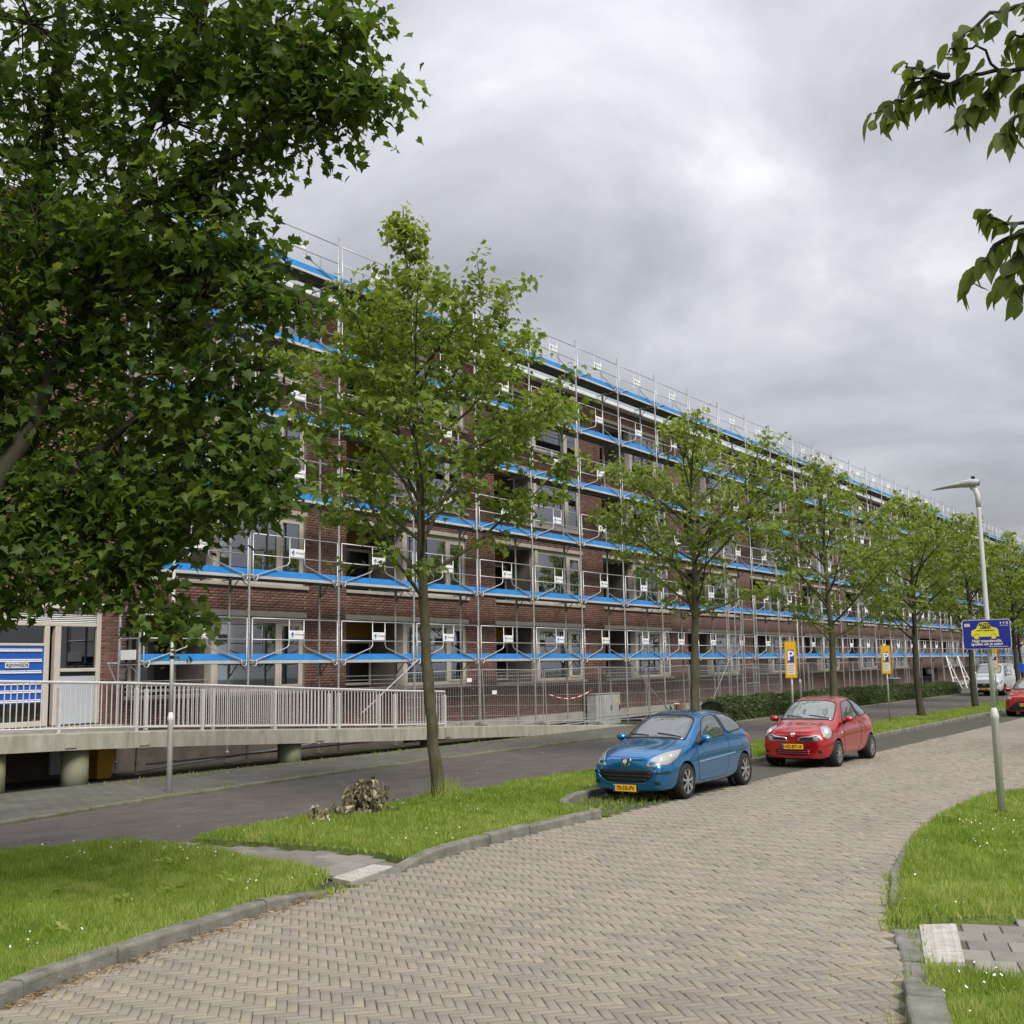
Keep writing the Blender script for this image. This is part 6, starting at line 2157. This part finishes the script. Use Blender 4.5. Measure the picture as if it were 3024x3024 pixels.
r = np.random.default_rng(42)
wood = MB()
trunk = [TB + np.array([.02 * z, -.015 * z, z]) for z in (0, .5, 1.2, 2.0, 3.0, 4.2, 5.5, 7.0, 8.5, 10.0)]
wood.tube(trunk, [.27, .235, .22, .215, .205, .19, .16, .12, .075, .03], 12)
lobes = [  # direction x, y, range, radius, clumps
    (40, 40, 12.2, 1.5, 60), (230, 30, 11.4, 1.25, 40), (390, 50, 10.8, 1.1, 54), (520, 40, 10.2, .66, 36), (590, 150, 9.9, .48, 26), (640, 50, 9.8, .32, 13),
    (705, 185, 9.6, .24, 10), (630, 235, 9.8, .34, 14), (510, 205, 10.2, .65, 36), (330, 230, 10.9, 1.0, 42), (150, 330, 11.6, .9, 24), (30, 430, 11.0, .9, 46), (20, 300, 12.4, 1.4, 60), (90, 200, 11.8, .8, 24),
    (420, 330, 10.3, .55, 30), (300, 420, 10.4, .85, 40), (70, 560, 11.8, 1.3, 56), (20, 620, 10.8, .8, 40), (150, 480, 11.0, .7, 30), (230, 550, 10.9, 1.0, 44), (370, 490, 10.1, .70, 38), (455, 470, 9.8, .30, 14),
    (500, 570, 9.7, .32, 14), (585, 585, 9.6, .20, 8), (130, 740, 11.4, 1.0, 30), (20, 760, 11.0, .7, 34), (200, 640, 10.6, .5, 20), (300, 690, 10.3, .75, 34), (420, 700, 9.8, .45, 16), (500, 700, 9.6, .26, 9), (470, 850, 9.6, .50, 26), (370, 860, 9.9, .68, 36),
    (240, 880, 10.4, .90, 46), (70, 900, 11.0, 1.1, 60), (20, 960, 10.6, .7, 36), (150, 930, 10.6, .6, 30), (500, 920, 9.4, .26, 12), (430, 950, 9.5, .34, 15), (340, 985, 9.7, .38, 18), (190, 1010, 10.2, .58, 30), (60, 1040, 10.5, .7, 40), (265, 1070, 9.9, .28, 11),
    (140, 1105, 10.0, .24, 9), (200, 1120, 10.0, .18, 6), (315, 1165, 9.8, .24, 9), (20, 1120, 10.3, .22, 7), (335, 1195, 9.7, .12, 4),
    (-160, 300, 12.0, 1.9, 40), (-180, 700, 12.0, 1.8, 40), (-150, 950, 11.4, 1.0, 20), (100, -220, 11.8, 1.9, 50), (330, -220, 11.0, 1.4, 36), (-250, -200, 12.4, 2.0, 30)]
leaves = []
stems = []
for way, r0, r1 in (([(-60, 1010, 10.4), (60, 800, 10.6), (140, 620, 10.7), (215, 420, 10.8), (290, 220, 10.8), (380, 20, 10.8), (440, -200, 10.9)], .10, .03),
                    ([(-90, 1000, 10.6), (-20, 800, 11.2), (45, 560, 11.6), (85, 330, 11.8), (110, 80, 11.9), (120, -220, 12)], .11, .03),
                    ([(-60, 1050, 10.4), (110, 920, 10.3), (240, 800, 10.2), (380, 720, 10.0), (480, 690, 9.8)], .06, .015),
                    ([(140, 620, 10.7), (250, 560, 10.5), (380, 520, 10.1), (520, 560, 9.7)], .05, .012),
                    ([(215, 420, 10.8), (330, 350, 10.5), (450, 290, 10.2), (600, 200, 9.9), (690, 180, 9.7)], .05, .012),
                    ([(-40, 1080, 10.4), (80, 1040, 10.3), (200, 1060, 10.1), (300, 1120, 9.9)], .04, .012),
                    ([(110, 920, 10.3), (260, 900, 10.2), (400, 880, 9.9), (520, 880, 9.6)], .045, .012)):
    pts = [ray_pt(*w) for w in way]
    if way[0][0] < 0:
        pts = [np.array([TB[0] + .03, TB[1] - .03, 2.4 if way[0][1] < 1040 else 2.1])] + pts
    fine = []
    for i in range(len(pts) - 1):
        for q in range(3):
            fine.append(pts[i] + (pts[i + 1] - pts[i]) * q / 3 + r.normal(0, .02, 3))
    fine.append(pts[-1])
    wood.tube(fine, list(np.linspace(r0, r1, len(fine))), 8, False)
    stems.append(np.array(fine))
SP = np.concatenate(stems)
for (dx_, dy_, rr, rad, nc) in lobes:
    rad *= .84
    c = ray_pt(dx_, dy_, rr)
    cost = np.linalg.norm(SP - c, axis=1) + .5 * np.maximum(0, SP[:, 2] - c[2] + .2)
    p0 = SP[np.argmin(cost)]
    mid = p0 * .5 + c * .5 + np.array([0, 0, .05]) + r.normal(0, .06, 3)
    pts = [(1 - t) ** 2 * p0 + 2 * t * (1 - t) * mid + t * t * c for t in np.linspace(0, 1, 7)]
    wood.tube(pts, list(np.linspace(.012 + .012 * rad, .007, 7)), 6, False)
    for j in range(nc):
        u = r.normal(0, 1, 3); u /= np.linalg.norm(u)
        q = c + u * rad * r.uniform(.25, 1.0) ** .5 * np.array([1, 1, .85])
        if r.random() < .55 or rad < .5:
            s0, _ = along(pts, r.uniform(.55, 1.0))
            m_ = (s0 + q) / 2 + np.array([0, 0, .06])
            wood.tube([s0, m_, q], [.010, .007, .004], 4, False)
        out_ = (q - c) / (np.linalg.norm(q - c) + 1e-6)
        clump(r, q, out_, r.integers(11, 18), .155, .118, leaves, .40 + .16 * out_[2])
        if r.random() < .13:      # hanging keys, paler than the leaves
            k_ = q + np.array([0, 0, -.1])
            clump(r, k_, out_, 12, .07, .055, leaves, .95)
P, D, S, T = [np.concatenate(q) for q in zip(*leaves)]
NBIG = len(P)
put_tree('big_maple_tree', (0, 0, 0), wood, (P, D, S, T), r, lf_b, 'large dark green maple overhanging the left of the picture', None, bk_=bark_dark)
# an old nest caught in the crown
nc_ = ray_pt(358, 545, 10.35)
nst = empty('bird_nest', tuple(nc_), 0, 'brown nest of dead leaves and twigs in the big maple', 'nest')
n = 160
u = r.normal(0, 1, (n, 3)); u /= np.linalg.norm(u, axis=1, keepdims=True)
me = leaf_mesh('nest_leaves', u * r.uniform(.06, .19, (n, 1)), u + np.array([0, 0, -.8]), np.full(n, .11), r.random(n), MAPLE2_V, MAPLE2_F, r)
dead_m = leafmat('dead_leaf', (.045, .030, .018), (.16, .11, .06), (.38, .30, .18), .15)
link('nest_leaves', me, dead_m, nst)
mb = MB()
for i in range(30):
    a = r.normal(0, .10, 3)
    mb.tube([a, a + r.normal(0, .14, 3)], .005, 4)
mb.build('twigs', bark_dark, nst)

# ---- tree at the right whose twigs hang into the picture; trunk outside the frame
wood = MB()
leaves = []
TR = np.array([3.3, -2.1, 0.05])
trunk = [TR + np.array([.05 * math.sin(z), .03 * z, z]) for z in (0, 1, 2, 3, 4, 5, 6.2, 7.5)]
wood.tube(trunk, [.19, .16, .15, .14, .125, .11, .07, .03], 10)
r = np.random.default_rng(8)


def twig(way, n, size, rad=.012):
    pts = [ray_pt(*w) for w in way]
    fine = []
    for i in range(len(pts) - 1):
        for k in range(4):
            fine.append(pts[i] + (pts[i + 1] - pts[i]) * k / 4 + r.normal(0, .006, 3))
    fine.append(pts[-1])
    wood.tube(fine, list(np.linspace(rad, .0025, len(fine))), 5, False)
    for j in range(n):
        t = (j + .5 + r.uniform(-.3, .3)) / n
        p, d = along(fine, min(1, max(0, t)))
        d = d / np.linalg.norm(d)
        side = np.cross(d, [0, 0, 1]) * (1 if j % 2 else -1)
        dd_ = d * .55 + side * .45 + np.array([0, 0, -.65]) + r.normal(0, .22, 3)
        leaves.append((p[None] + r.normal(0, .012, (1, 3)), dd_[None], np.array([size * r.uniform(.65, 1.1)]), np.array([r.uniform(.2, .75)])))
    return fine


main = [(2250, 40, 4.6), (2050, 110, 4.4), (1900, 135, 4.3), (1790, 150, 4.25), (1715, 150, 4.2)]
f1 = twig(main, 56, .085, .014)
twig([(1830, 145, 4.25), (1760, 175, 4.2), (1690, 190, 4.15), (1648, 214, 4.1)], 30, 0.083)
twig([(1900, 140, 4.3), (1850, 190, 4.25), (1800, 225, 4.2)], 26, 0.087)
twig([(1790, 150, 4.25), (1730, 125, 4.2), (1705, 120, 4.2)], 12, 0.079)
twig([(1880, 135, 4.3), (1845, 85, 4.25), (1795, 95, 4.2), (1793, 105, 4.2)], 4, .10, .005)
twig([(2050, 60, 4.4), (1960, 5, 4.35), (1880, 20, 4.3), (1825, 60, 4.25), (1800, 88, 4.2)], 24, 0.083)
twig([(2080, 130, 4.3), (1990, 185, 4.2), (1930, 220, 4.15), (1885, 255, 4.1)], 28, 0.087)
twig([(2020, 60, 4.4), (1950, 60, 4.35), (1905, 75, 4.3)], 20, 0.083)
twig([(2020, 120, 4.4), (1960, 150, 4.3), (1925, 165, 4.3)], 24, 0.087)
twig([(2250, 380, 4.5), (2050, 400, 4.3), (1950, 425, 4.2), (1875, 415, 4.15), (1862, 410, 4.15)], 30, .082, .012)
twig([(1960, 425, 4.2), (1890, 460, 4.15), (1845, 500, 4.1), (1818, 545, 4.1)], 24, 0.083)
twig([(1980, 430, 4.2), (1925, 480, 4.15), (1885, 535, 4.1)], 24, 0.087)
twig([(2010, 430, 4.2), (1960, 500, 4.15), (1925, 560, 4.1)], 24, 0.087)
twig([(2300, 1000, 2.6), (2120, 1150, 2.3), (2030, 1215, 2.1), (1955, 1236, 2.05)], 2, .045, .006)
for a, b in ((f1[0], trunk[5]), (ray_pt(2250, 380, 4.5), trunk[4]), (ray_pt(2050, 60, 4.4), trunk[6]), (ray_pt(2080, 130, 4.3), trunk[5]), (ray_pt(2020, 60, 4.4), trunk[6])):
    m_ = (a + b) / 2 + np.array([0, 0, .25])
    wood.tube([b, m_, a], [.045, .028, .014], 6, False)
wood.tube([ray_pt(2250, 380, 4.5), (ray_pt(2250, 380, 4.5) + ray_pt(2300, 1000, 2.6)) / 2 + np.array([0, -.1, .1]), ray_pt(2300, 1000, 2.6)], [.010, .008, .006], 5, False)
for i in range(170):     # the rest of the crown, outside the frame
    c = np.array([3.3, -2.3, 6.0]) + r.normal(0, 1, 3) * np.array([1.0, .9, .9])
    clump(r, c, r.normal(0, 1, 3), 8, .18, .12, leaves, .5)
P, D, S, T = [np.concatenate(q) for q in zip(*leaves)]
put_tree('overhanging_tree', (0, 0, 0), wood, (P, D, S, T), r, lf_c, 'tree whose leafy twigs hang into the top right of the picture', None, OVATE_V, OVATE_F, bark_dark)

# ---- clipped hedge between footway and scaffold
r = np.random.default_rng(77)
hd = empty('clipped_hedge', (40, 18.2, 0), 0, 'long low clipped green hedge between footway and scaffold', 'hedge')
hx0, hx1, hy0, hy1 = 39.9, 77.0, 17.85, 18.75
mb = MB()
nx = 75
prof = [(0.10, 0.0), (.02, .12), (0.0, .45), (.06, .72), (.25, .82), (.75, .82), (.94, .70), (1.0, .4), (.95, 0.0)]
for i in range(nx + 1):
    x = hx0 + .15 + (hx1 - hx0 - .3) * i / nx
    hh = np.interp(x, [40, 45, 60, 77], [1.0, 1.0, .97, .85]) * (1 + .05 * math.sin(x * 1.7) + r.normal(0, .03))
    for yy, zz in prof:
        mb.v.append((x - 40, hy0 - 18.2 + (hy1 - hy0) * yy + .06 + r.normal(0, .02), zz * hh * .98))
for i in range(nx):
    for j in range(8):
        mb.f.append((i * 9 + j, i * 9 + j + 1, (i + 1) * 9 + j + 1, (i + 1) * 9 + j))
mb.f.append(tuple(range(9))); mb.f.append(tuple(nx * 9 + j for j in range(9))[::-1])
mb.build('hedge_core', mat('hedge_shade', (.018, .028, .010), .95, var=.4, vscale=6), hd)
n = 26000
x = r.uniform(hx0, hx1, n) ** 1.0
keep = r.random(n) < np.clip(52 / x, .3, 1); x = x[keep]; n = len(x)
t = r.random(n)
s_ = np.interp(t, [0, .45, .52, .88, 1], [0, 2.6, 3.4, 5.2, 8])
pi = np.clip(s_.astype(int), 0, 7); pf = s_ - pi
pa = np.array(prof)
yy = pa[pi, 0] * (1 - pf) + pa[pi + 1, 0] * pf; zz = pa[pi, 1] * (1 - pf) + pa[pi + 1, 1] * pf
hh = np.interp(x, [40, 45, 60, 77], [1.0, 1.0, .97, .85]) * (1 + .05 * np.sin(x * 1.7))
bump_ = vnoise(np.c_[x * 1.0, zz * 2.5 + yy], 2.2, 5)
P = np.c_[x - 40, hy0 - 18.2 + (hy1 - hy0) * yy + r.normal(0, .03, n) - .08 * bump_ * (yy < .3), zz * hh + r.normal(0, .025, n) + .05 * bump_]
out_ = np.c_[r.normal(0, .5, n), np.where(yy < .3, -1, np.where(yy > .8, 1, 0)) + r.normal(0, .3, n), np.where(zz > .75, .6, -.15) + r.normal(0, .4, n)]
me = leaf_mesh('foliage', P, out_, r.uniform(.06, .12, n), .15 + .55 * bump_ + r.normal(0, .15, n), DIAM_V, DIAM_F, r, .8)
link('foliage', me, leafmat('hedge_leaf', (.045, .070, .022), (.095, .135, .042), (.20, .24, .095), .25), hd)

# ---- heap of dried branches on the verge
dr = empty('dead_branch_heap', (12.55, 11.6, .09), 0, 'heap of dried brown leafy branches lying on the verge grass', 'branch')
r = np.random.default_rng(15)
mb = MB()
for i in range(16):
    a = np.array([r.uniform(-.45, .65), r.normal(0, .12), .04])
    top = np.array([a[0] + r.normal(.05, .12), a[1] + r.normal(0, .1), (.46 if a[0] > .2 else .2) * r.uniform(.6, 1.05)])
    mb.tube([a, (a + top) / 2 + r.normal(0, .04, 3), top], [.010, .008, .004], 5)
mb.tube([(.55, 0, .05), (.85, .05, .18), (.98, .03, .34)], [.012, .010, .02], 6)
mb.build('twigs', bark_dark, dr)
n = 420
c_ = r.random(n) < .72
P = np.where(c_[:, None], np.c_[.42 + r.normal(0, .15, n), r.normal(0, .14, n), np.abs(r.normal(.22, .13, n))], np.c_[r.uniform(-.62, .3, n), r.normal(0, .12, n), np.abs(r.normal(.10, .06, n))])
P[:, 2] = np.clip(P[:, 2], .03, .50)
D = np.c_[r.normal(0, .6, n), r.normal(0, .6, n), -np.abs(r.normal(.7, .4, n))]
me = leaf_mesh('dried_leaves', P, D, r.uniform(.08, .16, n), r.random(n) ** 1.3, DIAM_V * np.array([1.0, 1, 4]), DIAM_F, r, 1.2)
link('dried_leaves', me, leafmat('dried_leaf', (.09, .078, .045), (.24, .20, .12), (.48, .42, .28), .15), dr)
# tall grass round the first trunk
n = 420
a = r.uniform(0, 2 * PI, n); rr = np.abs(r.normal(0, .22, n)) + .08
P = np.c_[np.cos(a) * rr, np.sin(a) * rr, np.zeros(n)]
H_ = r.uniform(.15, .5, n) * np.exp(-rr)
V = np.stack([P + np.c_[-np.sin(a) * .006, np.cos(a) * .006, np.zeros(n)], P - np.c_[-np.sin(a) * .006, np.cos(a) * .006, np.zeros(n)], P + np.c_[r.normal(0, .08, n), r.normal(0, .08, n), H_]], 1)
me = np_mesh('blades', V.reshape(-1, 3), np.arange(3 * n).reshape(-1, 3), np.repeat(r.uniform(.4, 1, n), 3)); tf = link('grass_tuft', me, grass_m); tf.location = (15.15, 11.8, .08)
tag(tf, 'tall pale grass tuft growing round the nearest maple trunk', 'grass', kind='stuff')
# broad leaved weeds in the left lawn
wd = []
for (x, y) in ((8.1, 9.0), (7.6, 9.3), (6.9, 9.2), (6.3, 9.6), (7.0, 10.2), (8.6, 10.6), (5.9, 8.7), (12.9, 9.2), (13.6, 9.9)):
    for j in range(9):
        a = r.uniform(0, 2 * PI)
        wd.append((np.array([[x, y, .10]]) + r.normal(0, .05, (1, 3)) * [1, 1, .2], np.array([[math.cos(a), math.sin(a), r.uniform(.3, 1.0)]]), np.array([r.uniform(.07, .15)]), np.array([r.uniform(.5, .9)])))
P, D, S, T = [np.concatenate(q) for q in zip(*wd)]
me = leaf_mesh('broad_weeds', P, D, S, T, DIAM_V * np.array([.55, 1, 2]), DIAM_F, r, .3)
o = link('broad_weeds', me, grass_m); tag(o, 'broad leaved weed rosettes scattered in the lawns', 'weeds', kind='stuff')

acr = ['tree on the near side of the street before the right lawn, outside the picture', 'tree on the near side opposite the nearest maple, outside the picture', 'tree on the near side opposite the blue car, outside the picture',
       'tree on the near side opposite the red hatchback, outside the picture', 'tree on the near side opposite the hedge, outside the picture', 'tree on the near side opposite the van, outside the picture']
for i, (x, y, sc_) in enumerate(((10, -12, 1.3), (18, -9, 1.25), (27, -2.5, 1.15), (36.5, -1.5, 1.2), (46, -1.8, 1.15), (56, -1.5, 1.2))):  # unseen trees, added for their reflections in window and car glass
    w_me, l_me = protos[i % 3]
    root = empty('opposite_tree', (x, y, 0), R(50 * i), acr[i], 'tree', 'trees on the near side of the street')
    root.scale = (sc_, sc_, sc_ * .95)
    link('trunk', w_me, None, root, True); link('crown', l_me, None, root)
